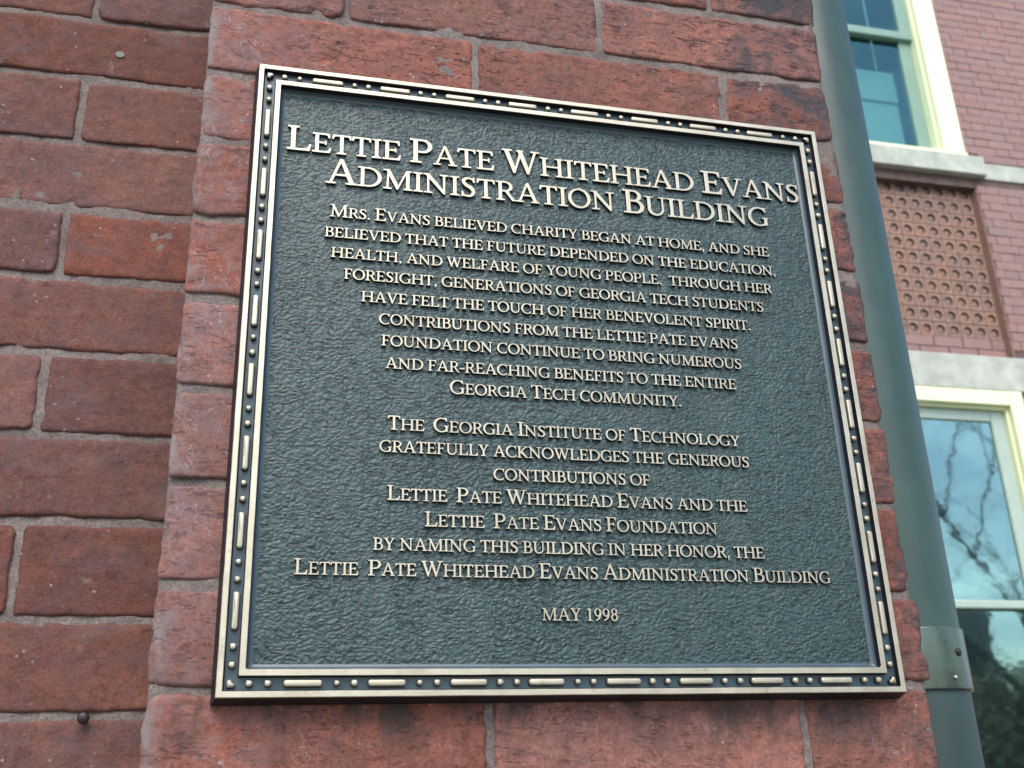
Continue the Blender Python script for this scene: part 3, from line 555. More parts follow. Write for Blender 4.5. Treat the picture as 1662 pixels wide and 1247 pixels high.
# ---- the raised lettering (own letter outlines, 1/1000 em)
GL = json.loads('''{"I":[[[308,690],[315,680],[315,668],[310,661],[302,658],[250,656],[222,630],[217,618],[216,84],[220,66],[247,38],[260,34],[308,32],[315,24],[314,8],[308,2],[298,1],[28,2],[21,12],[21,24],[26,31],[34,34],[86,36],[114,62],[119,74],[120,608],[116,626],[89,654],[76,658],[28,660],[21,668],[22,684],[28,690],[38,691]]],"L":[[[286,690],[294,680],[294,668],[290,661],[238,656],[213,632],[208,620],[208,50],[214,44],[224,43],[404,43],[496,69],[509,80],[555,182],[562,189],[580,190],[588,186],[590,176],[562,8],[556,3],[550,1],[470,1],[38,1],[28,2],[22,8],[21,32],[26,40],[34,43],[104,44],[110,50],[111,66],[110,618],[105,630],[76,656],[26,661],[21,668],[22,684],[28,690],[38,691]]],"E":[[[532,690],[540,680],[546,594],[546,542],[538,536],[524,536],[514,542],[490,624],[484,631],[476,635],[412,651],[394,652],[220,652],[210,648],[207,636],[207,390],[212,376],[224,373],[394,373],[404,380],[405,414],[410,421],[418,424],[434,422],[440,416],[441,404],[441,300],[438,290],[434,287],[416,286],[408,290],[404,326],[394,334],[224,334],[210,330],[207,312],[207,62],[210,48],[224,43],[412,44],[500,69],[508,78],[520,102],[556,174],[562,177],[578,178],[584,176],[587,170],[563,18],[558,6],[550,1],[40,1],[28,2],[24,6],[21,14],[21,32],[28,42],[100,43],[106,46],[111,54],[111,632],[110,644],[104,651],[28,654],[22,660],[21,674],[24,686],[38,691]]],"F":[[[496,690],[502,686],[507,674],[513,564],[512,536],[502,529],[488,530],[481,536],[457,624],[446,635],[382,652],[224,652],[214,650],[208,645],[207,386],[210,372],[224,367],[376,368],[384,378],[384,408],[387,416],[394,421],[410,420],[414,416],[417,408],[417,302],[417,290],[412,283],[394,280],[385,288],[382,321],[374,328],[224,328],[210,324],[207,308],[207,74],[213,60],[238,36],[296,34],[304,31],[309,24],[309,12],[302,2],[38,1],[28,2],[22,8],[21,24],[28,32],[70,35],[84,42],[107,66],[110,74],[111,90],[111,642],[106,649],[100,652],[28,654],[21,662],[22,684],[28,690],[38,691]]],"H":[[[802,690],[810,680],[810,668],[806,661],[754,656],[726,630],[721,618],[720,86],[724,66],[752,38],[760,35],[796,34],[806,31],[810,18],[806,4],[790,1],[550,1],[541,2],[536,8],[534,24],[538,31],[590,36],[615,60],[623,72],[624,318],[622,327],[617,332],[226,334],[212,331],[207,320],[208,74],[213,62],[242,36],[292,31],[297,24],[296,8],[290,2],[280,1],[46,1],[32,1],[24,6],[21,18],[24,30],[32,34],[80,36],[105,60],[111,74],[111,614],[106,630],[80,656],[26,661],[21,674],[26,688],[40,691],[278,691],[290,690],[294,686],[297,672],[292,661],[242,656],[216,632],[208,620],[207,392],[208,383],[214,378],[602,376],[620,379],[624,390],[623,618],[618,630],[590,656],[538,661],[534,672],[537,686],[550,691]]],"T":[[[578,690],[584,684],[587,666],[594,572],[593,552],[584,544],[568,546],[562,552],[538,622],[530,633],[452,649],[364,649],[357,644],[354,638],[355,74],[360,62],[388,36],[440,34],[448,31],[453,24],[452,8],[446,2],[436,1],[170,1],[164,4],[159,12],[159,24],[164,31],[172,34],[220,35],[237,48],[254,66],[258,80],[257,642],[254,646],[244,649],[160,649],[86,633],[80,629],[74,620],[51,552],[44,545],[28,544],[21,548],[18,558],[28,684],[34,690],[46,691]]],"A":[[[412,705],[422,698],[437,666],[692,42],[698,36],[704,34],[764,33],[770,26],[771,12],[766,4],[754,1],[508,2],[502,8],[501,18],[502,27],[508,32],[572,34],[578,37],[580,42],[573,68],[517,222],[512,227],[502,229],[362,229],[242,229],[232,227],[226,218],[161,42],[164,37],[170,34],[242,32],[248,27],[249,20],[248,8],[244,4],[232,1],[26,1],[15,6],[12,24],[16,31],[22,34],[94,34],[100,36],[106,42],[347,680],[351,702],[362,706]],[[378,606],[374,606],[366,594],[249,278],[250,272],[260,268],[368,268],[484,268],[494,270],[497,276],[393,572]]],"D":[[[376,690],[458,675],[518,654],[586,617],[616,594],[651,564],[693,510],[710,480],[723,450],[734,414],[740,380],[741,314],[735,282],[723,242],[710,212],[693,182],[650,127],[590,77],[518,38],[466,19],[418,8],[370,1],[296,1],[38,1],[28,2],[22,8],[22,26],[28,33],[100,34],[106,37],[111,44],[111,636],[110,650],[104,657],[28,660],[22,666],[21,680],[26,688],[38,691]],[[366,648],[224,649],[214,648],[208,642],[207,54],[212,46],[220,43],[356,43],[406,52],[454,69],[494,90],[540,122],[566,150],[599,194],[620,236],[632,276],[642,338],[638,386],[623,446],[602,492],[578,528],[543,566],[514,589],[466,618],[410,639]]],"P":[[[374,690],[418,681],[464,663],[500,642],[534,612],[556,582],[573,542],[579,512],[578,470],[566,432],[554,408],[536,384],[500,350],[458,326],[418,311],[370,302],[224,301],[210,296],[207,282],[208,68],[216,56],[238,36],[298,34],[306,30],[309,20],[308,8],[302,2],[238,1],[38,1],[28,2],[22,8],[21,24],[26,31],[76,36],[105,62],[110,74],[111,636],[110,650],[104,657],[28,660],[22,666],[21,680],[26,688],[38,691]],[[354,650],[220,652],[212,649],[207,638],[208,348],[212,343],[220,340],[338,340],[364,344],[394,353],[434,379],[455,402],[470,428],[479,450],[486,486],[485,512],[478,546],[464,576],[452,594],[429,618],[406,633],[386,642]]],"B":[[[350,690],[404,676],[448,654],[468,638],[488,619],[512,582],[519,560],[525,530],[524,506],[516,474],[503,446],[485,422],[437,380],[441,374],[476,359],[514,333],[540,308],[554,290],[571,260],[579,240],[585,210],[584,176],[570,128],[549,92],[524,65],[476,32],[428,12],[376,2],[254,1],[38,1],[28,2],[22,8],[22,26],[28,33],[100,34],[106,37],[111,44],[111,636],[110,650],[104,657],[28,660],[22,666],[21,680],[26,688],[38,691]],[[321,654],[218,655],[208,648],[207,636],[208,398],[214,392],[220,391],[320,391],[340,394],[358,401],[376,410],[398,428],[414,450],[425,470],[431,492],[435,518],[434,536],[428,566],[404,608],[388,624],[364,641],[344,649]],[[366,348],[220,349],[212,346],[207,338],[208,48],[212,43],[220,40],[328,40],[356,41],[388,49],[416,62],[440,80],[460,104],[473,126],[488,176],[489,210],[482,242],[470,270],[455,294],[435,314],[412,330],[392,340]]],"R":[[[368,690],[424,676],[452,664],[478,648],[512,620],[533,594],[546,570],[557,536],[561,506],[555,468],[543,438],[521,404],[495,378],[460,354],[427,338],[422,330],[436,302],[596,48],[608,39],[654,30],[659,24],[659,8],[653,2],[644,1],[556,1],[542,6],[322,314],[310,321],[272,322],[218,322],[208,314],[207,74],[213,60],[238,36],[292,31],[297,20],[294,6],[286,1],[274,1],[38,1],[24,6],[21,20],[26,31],[76,36],[105,62],[110,74],[111,636],[110,650],[104,657],[28,660],[21,668],[22,684],[28,690],[38,691]],[[345,650],[220,652],[212,649],[207,638],[208,368],[212,364],[220,361],[328,361],[358,366],[382,374],[422,400],[437,416],[455,446],[462,468],[468,498],[468,522],[462,548],[451,576],[437,596],[414,620],[392,636],[370,645]]],"O":[[[424,705],[494,692],[544,675],[574,660],[604,643],[635,620],[681,576],[716,528],[744,470],[761,408],[768,356],[768,336],[756,258],[731,192],[695,134],[639,74],[580,35],[544,17],[500,1],[464,-7],[418,-14],[362,-13],[320,-7],[280,2],[220,26],[188,44],[158,65],[106,112],[82,144],[59,180],[34,240],[18,312],[18,380],[33,450],[59,512],[80,546],[106,578],[154,624],[208,660],[278,689],[316,699],[364,706]],[[411,660],[346,661],[296,648],[248,625],[204,590],[165,540],[142,494],[124,434],[117,378],[121,320],[134,258],[157,200],[186,152],[226,106],[268,73],[320,47],[374,33],[434,31],[476,39],[514,54],[568,91],[605,132],[635,182],[654,234],[666,302],[666,354],[655,416],[635,474],[602,534],[580,562],[554,589],[512,621],[458,648]]],"C":[[[434,705],[494,695],[556,675],[566,677],[602,696],[634,697],[644,694],[648,686],[651,648],[654,564],[654,534],[651,524],[638,520],[622,524],[599,588],[590,600],[552,626],[496,651],[440,663],[398,664],[352,657],[302,639],[251,608],[219,582],[187,542],[163,504],[145,462],[130,408],[126,378],[126,312],[137,254],[163,188],[199,134],[219,110],[248,86],[298,55],[332,41],[368,32],[398,28],[436,28],[464,32],[500,42],[520,50],[562,72],[594,96],[626,127],[634,131],[638,126],[641,102],[650,80],[633,62],[562,13],[476,-7],[422,-14],[376,-14],[340,-10],[268,8],[226,26],[194,44],[146,80],[114,110],[86,146],[70,170],[50,212],[34,254],[25,302],[21,336],[24,386],[31,422],[50,482],[85,546],[110,577],[142,610],[196,650],[226,666],[274,686],[346,703],[380,706]]],"G":[[[434,705],[496,694],[556,675],[568,677],[608,696],[640,697],[650,694],[655,686],[657,674],[660,534],[650,529],[632,531],[625,540],[610,578],[592,597],[550,627],[518,644],[488,654],[436,664],[394,664],[350,656],[292,635],[248,606],[216,578],[181,534],[154,486],[136,434],[126,380],[126,312],[138,252],[157,200],[181,158],[216,114],[248,86],[294,56],[334,40],[392,29],[434,28],[472,34],[518,48],[562,72],[595,98],[597,114],[597,266],[590,276],[568,277],[530,277],[520,280],[516,288],[516,300],[519,306],[526,310],[728,310],[737,308],[742,303],[744,288],[740,280],[700,276],[693,266],[692,38],[682,31],[628,30],[572,14],[550,15],[490,-4],[424,-14],[374,-14],[298,-1],[268,8],[226,26],[182,52],[140,85],[110,115],[87,144],[55,200],[36,248],[25,302],[21,342],[25,390],[31,426],[43,464],[67,516],[85,546],[110,577],[144,612],[182,640],[224,665],[268,684],[344,702],[380,706]]],"K":[[[674,690],[680,684],[681,674],[680,665],[674,659],[596,658],[580,652],[351,428],[343,420],[340,410],[355,390],[634,48],[650,39],[707,30],[714,20],[711,6],[706,2],[694,1],[572,1],[556,5],[528,30],[258,290],[221,324],[214,327],[209,324],[207,312],[208,68],[216,56],[238,36],[286,33],[291,30],[294,20],[293,8],[286,2],[236,1],[38,1],[28,2],[22,8],[21,24],[28,32],[70,35],[82,40],[107,66],[111,86],[110,618],[105,630],[76,656],[26,661],[21,672],[24,686],[32,691],[44,691],[278,691],[291,686],[294,672],[290,661],[238,656],[216,636],[208,624],[207,368],[208,359],[214,355],[230,362],[242,373],[477,612],[509,648],[510,654],[506,657],[454,658],[446,661],[441,674],[446,688],[460,691]]],"U":[[[746,690],[752,684],[753,674],[752,665],[746,660],[664,658],[657,654],[654,648],[654,218],[644,168],[628,130],[611,102],[594,80],[566,53],[526,26],[482,5],[452,-4],[412,-11],[362,-11],[326,-7],[284,5],[254,17],[217,38],[182,67],[160,92],[142,120],[121,164],[111,216],[111,648],[106,655],[100,658],[28,659],[22,666],[21,678],[24,686],[32,691],[152,691],[286,691],[296,688],[299,684],[299,666],[292,659],[218,658],[212,655],[207,648],[208,212],[219,170],[232,142],[253,114],[273,92],[298,74],[334,56],[368,47],[404,43],[440,47],[470,55],[496,66],[530,89],[556,115],[575,140],[588,168],[599,206],[603,242],[603,648],[600,654],[592,658],[512,659],[505,666],[506,684],[511,690],[520,691]]],"V":[[[706,690],[712,684],[714,674],[712,665],[707,660],[628,658],[620,654],[616,648],[383,2],[374,-9],[358,-11],[340,-10],[330,2],[74,648],[69,654],[62,657],[20,658],[10,661],[6,672],[9,686],[16,691],[28,691],[248,691],[261,686],[264,668],[257,660],[194,658],[185,654],[184,648],[378,152],[386,144],[391,146],[395,156],[562,648],[561,654],[554,658],[487,660],[480,668],[483,686],[496,691]]],"W":[[[992,690],[998,684],[999,674],[998,665],[992,660],[916,658],[908,654],[904,648],[708,8],[701,-6],[692,-11],[670,-10],[663,-6],[658,2],[496,460],[488,473],[482,469],[474,446],[340,2],[332,-9],[316,-11],[302,-9],[293,2],[72,648],[68,654],[62,657],[16,658],[7,666],[7,684],[16,691],[130,691],[250,691],[260,688],[263,684],[263,666],[256,659],[184,657],[178,654],[177,648],[331,182],[340,164],[346,167],[351,176],[459,558],[456,572],[430,648],[422,656],[404,659],[399,662],[396,672],[397,684],[403,690],[412,691],[544,691],[556,688],[561,680],[560,666],[556,661],[538,653],[536,644],[538,636],[698,175],[706,160],[714,168],[724,200],[854,648],[853,654],[844,658],[778,660],[771,668],[772,684],[778,690],[788,691]]],"N":[[[796,690],[804,680],[804,668],[800,661],[790,658],[718,656],[688,631],[682,618],[681,8],[680,-4],[676,-8],[668,-11],[646,-10],[630,0],[197,510],[184,521],[178,517],[177,504],[178,74],[183,62],[208,38],[220,34],[274,33],[281,26],[282,12],[278,4],[268,1],[32,1],[26,4],[21,12],[21,24],[26,31],[34,34],[88,35],[104,43],[122,62],[126,78],[125,588],[122,598],[82,654],[74,657],[28,658],[20,661],[15,674],[20,688],[32,691],[172,691],[182,690],[190,684],[604,158],[616,143],[626,138],[629,144],[630,156],[629,618],[624,630],[596,656],[538,658],[530,661],[525,668],[526,684],[532,690],[542,691]]],"M":[[[916,690],[922,684],[924,674],[922,665],[917,660],[850,658],[844,655],[840,648],[840,84],[844,66],[872,38],[880,35],[920,34],[928,31],[932,26],[933,14],[932,8],[926,2],[680,1],[670,2],[664,8],[663,24],[668,31],[676,34],[704,35],[712,38],[738,62],[743,74],[744,542],[743,564],[740,569],[734,564],[726,548],[488,18],[482,6],[476,2],[446,2],[435,12],[224,468],[206,503],[202,504],[199,498],[195,446],[192,306],[183,110],[184,66],[194,52],[214,36],[268,34],[278,31],[282,24],[280,8],[275,2],[266,1],[46,1],[32,2],[25,8],[24,24],[28,31],[38,34],[94,36],[126,66],[131,74],[159,566],[157,608],[136,653],[124,658],[38,659],[32,665],[30,674],[32,684],[37,690],[212,691],[226,686],[484,151],[490,141],[496,138],[508,152],[742,684],[748,689],[758,691]]],"Y":[[[658,690],[664,684],[666,674],[664,665],[659,660],[590,658],[576,650],[383,330],[382,72],[390,60],[416,36],[466,34],[476,31],[479,26],[480,14],[478,8],[473,2],[206,1],[194,2],[189,6],[186,20],[190,31],[200,34],[250,36],[280,65],[285,80],[284,318],[198,458],[79,650],[68,657],[20,658],[10,661],[7,666],[6,678],[8,684],[13,690],[244,691],[260,688],[264,674],[260,661],[250,658],[200,657],[193,654],[192,648],[345,380],[350,374],[356,371],[362,374],[380,404],[519,648],[519,654],[512,658],[448,660],[441,668],[444,686],[458,691]]],"S":[[[446,696],[453,686],[459,590],[462,534],[460,527],[455,522],[440,521],[430,526],[404,596],[392,612],[346,634],[290,649],[272,648],[242,640],[218,630],[190,613],[176,600],[169,590],[163,572],[162,554],[163,540],[170,522],[202,482],[242,449],[318,410],[350,390],[386,361],[420,326],[447,290],[463,258],[471,216],[470,164],[462,132],[449,98],[428,67],[394,35],[358,14],[320,1],[280,-5],[206,-4],[146,8],[98,32],[92,29],[74,2],[68,-3],[52,-4],[46,2],[45,42],[51,176],[52,183],[58,188],[76,189],[84,182],[121,78],[126,68],[148,55],[172,47],[196,43],[248,43],[272,47],[302,55],[326,67],[344,82],[361,108],[370,132],[375,158],[374,192],[368,216],[356,236],[336,260],[280,307],[202,350],[175,368],[117,422],[91,456],[74,488],[66,528],[66,558],[70,576],[86,618],[102,638],[128,660],[160,676],[208,690],[256,697],[296,693],[344,680],[400,657],[408,662],[422,693],[430,697]]],"1":[[[292,696],[298,691],[300,680],[301,72],[306,60],[332,36],[380,31],[384,24],[383,8],[377,2],[368,1],[140,1],[130,4],[127,8],[126,20],[129,30],[136,34],[178,36],[204,60],[209,72],[210,606],[206,618],[200,620],[112,604],[104,606],[102,612],[110,626],[118,632],[204,666],[208,672],[212,684],[218,690],[272,691]]],"9":[[[260,696],[304,687],[328,678],[352,666],[392,634],[425,588],[445,542],[456,488],[453,404],[446,348],[432,290],[407,222],[378,170],[350,136],[296,89],[248,55],[212,35],[136,-1],[124,-4],[116,-1],[108,8],[108,18],[117,30],[152,52],[220,101],[260,139],[305,200],[321,234],[325,248],[322,252],[316,252],[272,241],[218,242],[188,250],[164,260],[116,292],[97,312],[79,336],[55,384],[46,416],[39,458],[43,506],[54,548],[74,594],[94,622],[123,650],[158,674],[190,687],[238,696]],[[263,662],[232,664],[214,658],[194,645],[170,621],[153,594],[138,554],[126,486],[126,464],[133,414],[153,356],[169,330],[189,308],[208,294],[226,288],[254,286],[268,289],[290,299],[309,314],[328,341],[343,368],[353,398],[360,432],[362,500],[355,542],[344,579],[329,608],[309,636],[286,652]]],"8":[[[278,696],[326,681],[352,666],[370,651],[399,618],[418,578],[425,554],[429,522],[421,470],[399,422],[378,396],[357,378],[354,368],[404,325],[428,290],[440,266],[450,236],[456,182],[449,140],[431,96],[407,60],[380,32],[344,9],[304,-7],[268,-14],[225,-12],[188,-4],[148,12],[106,44],[88,66],[67,98],[53,134],[45,174],[45,206],[54,248],[73,294],[104,333],[142,365],[146,372],[116,403],[99,426],[86,450],[78,474],[72,504],[72,536],[79,570],[88,594],[99,614],[117,638],[136,657],[164,675],[190,688],[220,696]],[[257,662],[244,663],[224,657],[202,645],[188,630],[172,607],[163,584],[153,530],[159,480],[166,458],[180,432],[194,414],[212,398],[224,394],[238,394],[280,396],[293,402],[306,414],[317,426],[330,450],[340,476],[345,500],[344,554],[338,582],[326,608],[310,632],[292,648],[278,657]],[[283,342],[220,342],[190,327],[172,310],[159,290],[145,264],[136,234],[132,206],[132,174],[138,140],[149,110],[160,90],[178,67],[196,53],[220,41],[238,37],[268,38],[288,44],[310,59],[332,79],[343,96],[357,126],[365,156],[369,192],[365,224],[360,248],[350,276],[338,296],[320,318],[298,334]]],".":[[[140,108],[159,98],[175,80],[182,60],[181,38],[172,19],[154,2],[136,-4],[110,-4],[91,6],[75,24],[67,48],[69,66],[79,86],[98,103],[116,109]]],",":[[[128,111],[152,102],[165,90],[173,78],[177,54],[173,-4],[161,-36],[125,-84],[100,-115],[92,-118],[84,-114],[81,-108],[82,-100],[108,-36],[113,-10],[110,-2],[88,8],[71,26],[64,44],[64,66],[71,84],[88,102],[110,110]]],"-":[[[296,273],[303,264],[303,228],[300,218],[292,214],[38,215],[30,224],[30,260],[33,270],[40,274]]]}''')
ADV = dict(A=778,B=611,C=709,D=774,E=611,F=556,G=763,H=832,I=337,K=726,L=611,M=946,N=831,O=786,P=604,R=668,S=525,T=613,U=778,V=722,W=1000,Y=667)
ADV.update({' ': 250, '.': 250, ',': 250, '-': 333, '1': 500, '9': 500, '8': 500})
SZ = 12.33*mm; RAISE = 2.7*mm
def glyph_mesh(ch):
    cu = bpy.data.curves.new('g', 'CURVE'); cu.dimensions = '2D'; cu.fill_mode = 'BOTH'
    cu.extrude = RAISE/2; cu.bevel_depth = .14*mm; cu.bevel_resolution = 1; cu.offset = -.02*mm
    for c in GL[ch]:
        sp = cu.splines.new('POLY'); sp.points.add(len(c)-1)
        for p, (x, y) in zip(sp.points, c): p.co = (x/1000*SZ, y/1000*SZ, 0, 1)
        sp.use_cyclic_u = True
    ob = bpy.data.objects.new('g', cu); COL.objects.link(ob)
    dg = bpy.context.evaluated_depsgraph_get(); dg.update()
    me = bpy.data.meshes.new_from_object(ob.evaluated_get(dg)); me.name = 'letter_'+ch
    bpy.data.objects.remove(ob)
    me.materials.clear(); me.materials.append(M_bronze); me.materials.append(M_dark)
    for p in me.polygons:
        p.material_index = 0 if p.normal.z > .35 else 1
        p.use_smooth = False
    # weld so that the arris is continuous
    bm = bmesh.new(); bm.from_mesh(me); bmesh.ops.remove_doubles(bm, verts=bm.verts, dist=1e-7); bm.to_mesh(me); bm.free()
    return me
GM = {c: glyph_mesh(c) for c in GL}
LINES = [  # text, left ink, right ink, baseline (mm), size factor
 ("Lettie Pate Whitehead Evans", 25.6, 475.9, 424.6, 2.117), ("Administration Building", 57.1, 443.0, 396.7, 2.117),
 ("Mrs. Evans believed charity began at home, and she", 61.4, 439, 366.2, 1), ("believed that the future depended on the education,", 58, 442.5, 347.8, 1),
 ("health, and welfare of young people.  through her", 63.5, 437.3, 330.1, 1), ("foresight, generations of georgia tech students", 73.9, 426.6, 312.0, 1),
 ("have felt the touch of her benevolent spirit.", 87.6, 412.5, 293.7, 1), ("contributions from the lettie pate evans", 101.6, 398.5, 275.6, 1),
 ("foundation continue to bring numerous", 103.7, 399.8, 257.7, 1), ("and far-reaching benefits to the entire", 106.9, 393.2, 239.3, 1),
 ("Georgia Tech community.", 156.2, 343.4, 221.5, 1), ("The  Georgia Institute of Technology", 109.4, 390.6, 190.3, 1),
 ("gratefully acknowledges the generous", 103.4, 396, 172.9, 1), ("contributions of", 188.4, 311.4, 154.7, 1),
 ("Lettie  Pate Whitehead Evans and the", 109.7, 390.2, 136.7, 1), ("Lettie  Pate Evans Foundation", 137.0, 363.3, 118.0, 1),
 ("by naming this building in her honor, the", 100.1, 400, 100.1, 1), ("Lettie  Pate Whitehead Evans Administration Building", 46.4, 453.1, 81.9, 1),
 ("may 1998", 221.1, 278.1, 51.8, 1)]
placed = []
for txt, xl, xr, base, sf in LINES:
    cells = []; x = 0
    for ch in txt:
        k = 1.25 if ch.isupper() else 1.0; c = ch.upper()
        cells.append((c, x, k)); x += ADV[c]*k
    # fit the ink of the line between the measured ends
    def ink(c, i): xs = [p[0] for q in GL[c] for p in q]; return (min(xs), max(xs))[i]
    l0 = cells[0][1]+ink(cells[0][0], 0)*cells[0][2]; r0 = cells[-1][1]+ink(cells[-1][0], 1)*cells[-1][2]
    sc = (xr-xl)/(r0-l0)                      # mm per 1/1000 em
    for c, cx, k in cells:
        if c == ' ': continue
        placed.append((c, (xl+(cx-l0)*sc)*mm, base*mm, sc*1000*mm/SZ*k, sc*1000*mm/SZ*k if sf > 1 else k*1.02))
cz = .0721
def apparent(p):                              # how large a letter shows: nearer and bigger first
    return p[4]/(1+((p[1]-.02)**2+(p[2]+cz)**2)*1.2)
placed.sort(key=apparent, reverse=True)
rotx = math.radians(90)
rest = []
for i, (c, x, z, sx, sz) in enumerate(placed):
    if i < 300:
        o = bpy.data.objects.new('letter', GM[c]); o.rotation_euler = (rotx, 0, 0)
        o.location = (x, .0080-RAISE/2+.0002, z); o.scale = (sx, sz, 1)
        link(o, plaque)
    else: rest.append((c, x, z, sx, sz))
bm = bmesh.new()
for c, x, z, sx, sz in rest:
    me = GM[c].copy(); me.transform(Matrix.Translation((x, .0080-RAISE/2+.0002, z)) @ Matrix.Rotation(rotx, 4, 'X') @ Matrix.Diagonal((sx, sz, 1, 1)))
    bm.from_mesh(me); bpy.data.meshes.remove(me)
me = bpy.data.meshes.new('lettering'); bm.to_mesh(me); bm.free(); me.materials.append(M_bronze); me.materials.append(M_dark)
tag(link(bpy.data.objects.new('lettering', me), plaque), kind='stuff')

# ================================================================== THE DOWNSPOUT
M_pipe = simple('grey_green_enamel', (.038, .078, .068), .45, .0, .4, .16, 22, .0004, streak=30, sk=.35)
M_pipelow = simple('slate_enamel', (.032, .058, .056), .50, .0, .4, .15, 22, .0004, streak=30, sk=.3)
M_collar = simple('worn_zinc_collar', (.095, .135, .112), .28, .50, .5, .22, 40, .0003, streak=60, sk=.3)
pipe = tag(empty('downspout', (.7205, .318, 0)), 'round grey-green metal downspout with a riveted collar beside the brick pier', 'downspout')
def cyl(r, z0, z1, seg=64, extra=()):
    mb = MB(); prof = [(r, z0)]+list(extra)+[(r, z1)]
    v = []; f = []
    for rr, z in prof: v += [(rr*math.cos(2*math.pi*k/seg), rr*math.sin(2*math.pi*k/seg), z) for k in range(seg)]
    for a in range(len(prof)-1):
        for k in range(seg): k2 = (k+1) % seg; f.append((a*seg+k, a*seg+k2, (a+1)*seg+k2, (a+1)*seg+k))
    mb.add(v, f); return mb
R_ = .0545
cyl(R_, ZB+.055, ZB+4.6).build('pipe', M_pipe, pipe, True)
cyl(R_-.0006, .0, ZB+.054).build('pipe', M_pipelow, pipe, True)['label'] = 'slate grey lower pipe length'
mb = cyl(R_+.0026, ZB+.0285, ZB+.0920, extra=[(R_+.0028, ZB+.030), (R_+.0026, ZB+.0905)])
seg = 64; v = mb.v; n = len(v)
cu_ = [(R_*.985*math.cos(2*math.pi*k/seg), R_*.985*math.sin(2*math.pi*k/seg), ZB+.0285) for k in range(seg)]
ct_ = [(R_*.985*math.cos(2*math.pi*k/seg), R_*.985*math.sin(2*math.pi*k/seg), ZB+.0920) for k in range(seg)]
mb.v += cu_+ct_
for k in range(seg):
    k2 = (k+1) % seg
    mb.f.append((n+k, n+k2, k2, k)); mb.m.append(0)
    mb.f.append((n-seg+k, n-seg+k2, n+seg+k2, n+seg+k)); mb.m.append(0)
collar = mb.build('collar', M_collar, pipe, True)
def rivet(ang, z, r):
    d = Vector((math.cos(ang), math.sin(ang), 0)); c = d*(R_+.0026)+Vector((0, 0, z))
    m = MB(); m.tube([c-d*.001, c+d*.0012, c+d*.0022, c+d*.0027], [r, r, r*.75, r*.3], 12); return m
rivet(math.radians(-68), ZB+.066, .0042).build('rivet', M_iron, collar, True)
rivet(math.radians(-80), ZB+.0400, .0020).build('rivet', simple('bright_rivet', (.7, .7, .7), .3, .8), collar, True)
st_ = MB(); st_.box(PX1-.7205-.002, -R_-.002, -.012, .012, ZB+1.38, ZB+1.41); st_.build('wall_bracket', M_pipe, pipe)
# ================================================================== THE FAR FACADE
FY = 4.57
M_far = [None]
def far_brick():
    m, t, b = mat('far_brick'); P = pos(t)
    rnd = N(t, 'ShaderNodeObjectInfo').outputs['Random']
    isl = N(t, 'ShaderNodeNewGeometry').outputs['Random Per Island']
    r = mth(t, 'FRACT', mth(t, 'ADD', rnd, isl))
    col = ramp(t, r, [(.0, (.262, .145, .124)), (.3, (.285, .168, .150)), (.55, (.242, .142, .132)), (.8, (.298, .163, .138)), (1., (.240, .158, .152))])
    n = noise(t, P, 14, 5, .7)
    col = mix(t, ramp(t, n, [(.35, 0.), (.75, .6)]), col, (.30, .235, .215))
    t.links.new(col, b.inputs['Base Color']); b.inputs['Roughness'].default_value = .85
    return m
M_far = far_brick()
M_stone = simple('limestone', (.44, .47, .41), .85, 0, .3, .20, 9, .001, streak=9, sk=.35)
M_cream = simple('cream_paint', (.80, .86, .56), .45, 0, .5, .03, 8)
M_sash = simple('aged_green_sash', (.20, .32, .26), .45, 0, .5, .08, 8)
M_sashw = simple('pale_sash', (.38, .48, .42), .45, 0, .5, .06, 8)
M_terra = simple('terracotta', (.25, .165, .130), .75, 0, .35, .28, 26, .001)
_t = M_terra.node_tree; _b = _t.nodes['Principled BSDF']; _c = _b.inputs['Base Color'].links[0].from_socket
_r = N(_t, 'ShaderNodeObjectInfo').outputs['Random']
_t.links.new(mix(_t, ramp(_t, _r, [(.35, 0.), (1., .55)]), _c, (.34, .185, .12)), _b.inputs['Base Color'])
M_terrad = simple('terracotta_hollow', (.09, .065, .055), .8, 0, .3, .25, 40, .001)
M_room = simple('room_plaster', (.09, .17, .19), .9)
M_blind = simple('blind_cloth', (.10, .24, .22), .9, var=.04)
def glass(name, fac, tint, interior=(.85, .95, .95), wob=.004):
    m = bpy.data.materials.new(name); m.use_nodes = True; t = m.node_tree; t.nodes.clear()
    g = t.nodes.new('ShaderNodeBsdfGlossy'); g.inputs['Color'].default_value = (*tint, 1); g.inputs['Roughness'].default_value = .03
    tr = t.nodes.new('ShaderNodeBsdfTransparent'); tr.inputs['Color'].default_value = (*interior, 1)
    mx = t.nodes.new('ShaderNodeMixShader'); mx.inputs[0].default_value = fac
    o = t.nodes.new('ShaderNodeOutputMaterial')
    t.links.new(tr.outputs[0], mx.inputs[1]); t.links.new(g.outputs[0], mx.inputs[2]); t.links.new(mx.outputs[0], o.inputs[0])
    n = noise(t, pos(t, (1, 1, 1.6)), 3.2, 3, .5); bp = N(t, 'ShaderNodeBump'); bp.inputs['Distance'].default_value = wob; bp.inputs['Strength'].default_value = 1
    t.links.new(n, bp.inputs['Height']); t.links.new(bp.outputs[0], g.inputs['Normal'])
    return m
M_glass = glass('old_window_glass', .50, (.52, .78, .68), wob=.0007)
M_glass1 = glass('upper_window_glass', .22, (.30, .66, .66), wob=.0015)

fac = tag(empty('brick_building', (4, FY, 0)), 'pale red brick facade with sash windows and a pierced terracotta panel, behind the pier', 'building')
fac.location = (0, 0, 0)
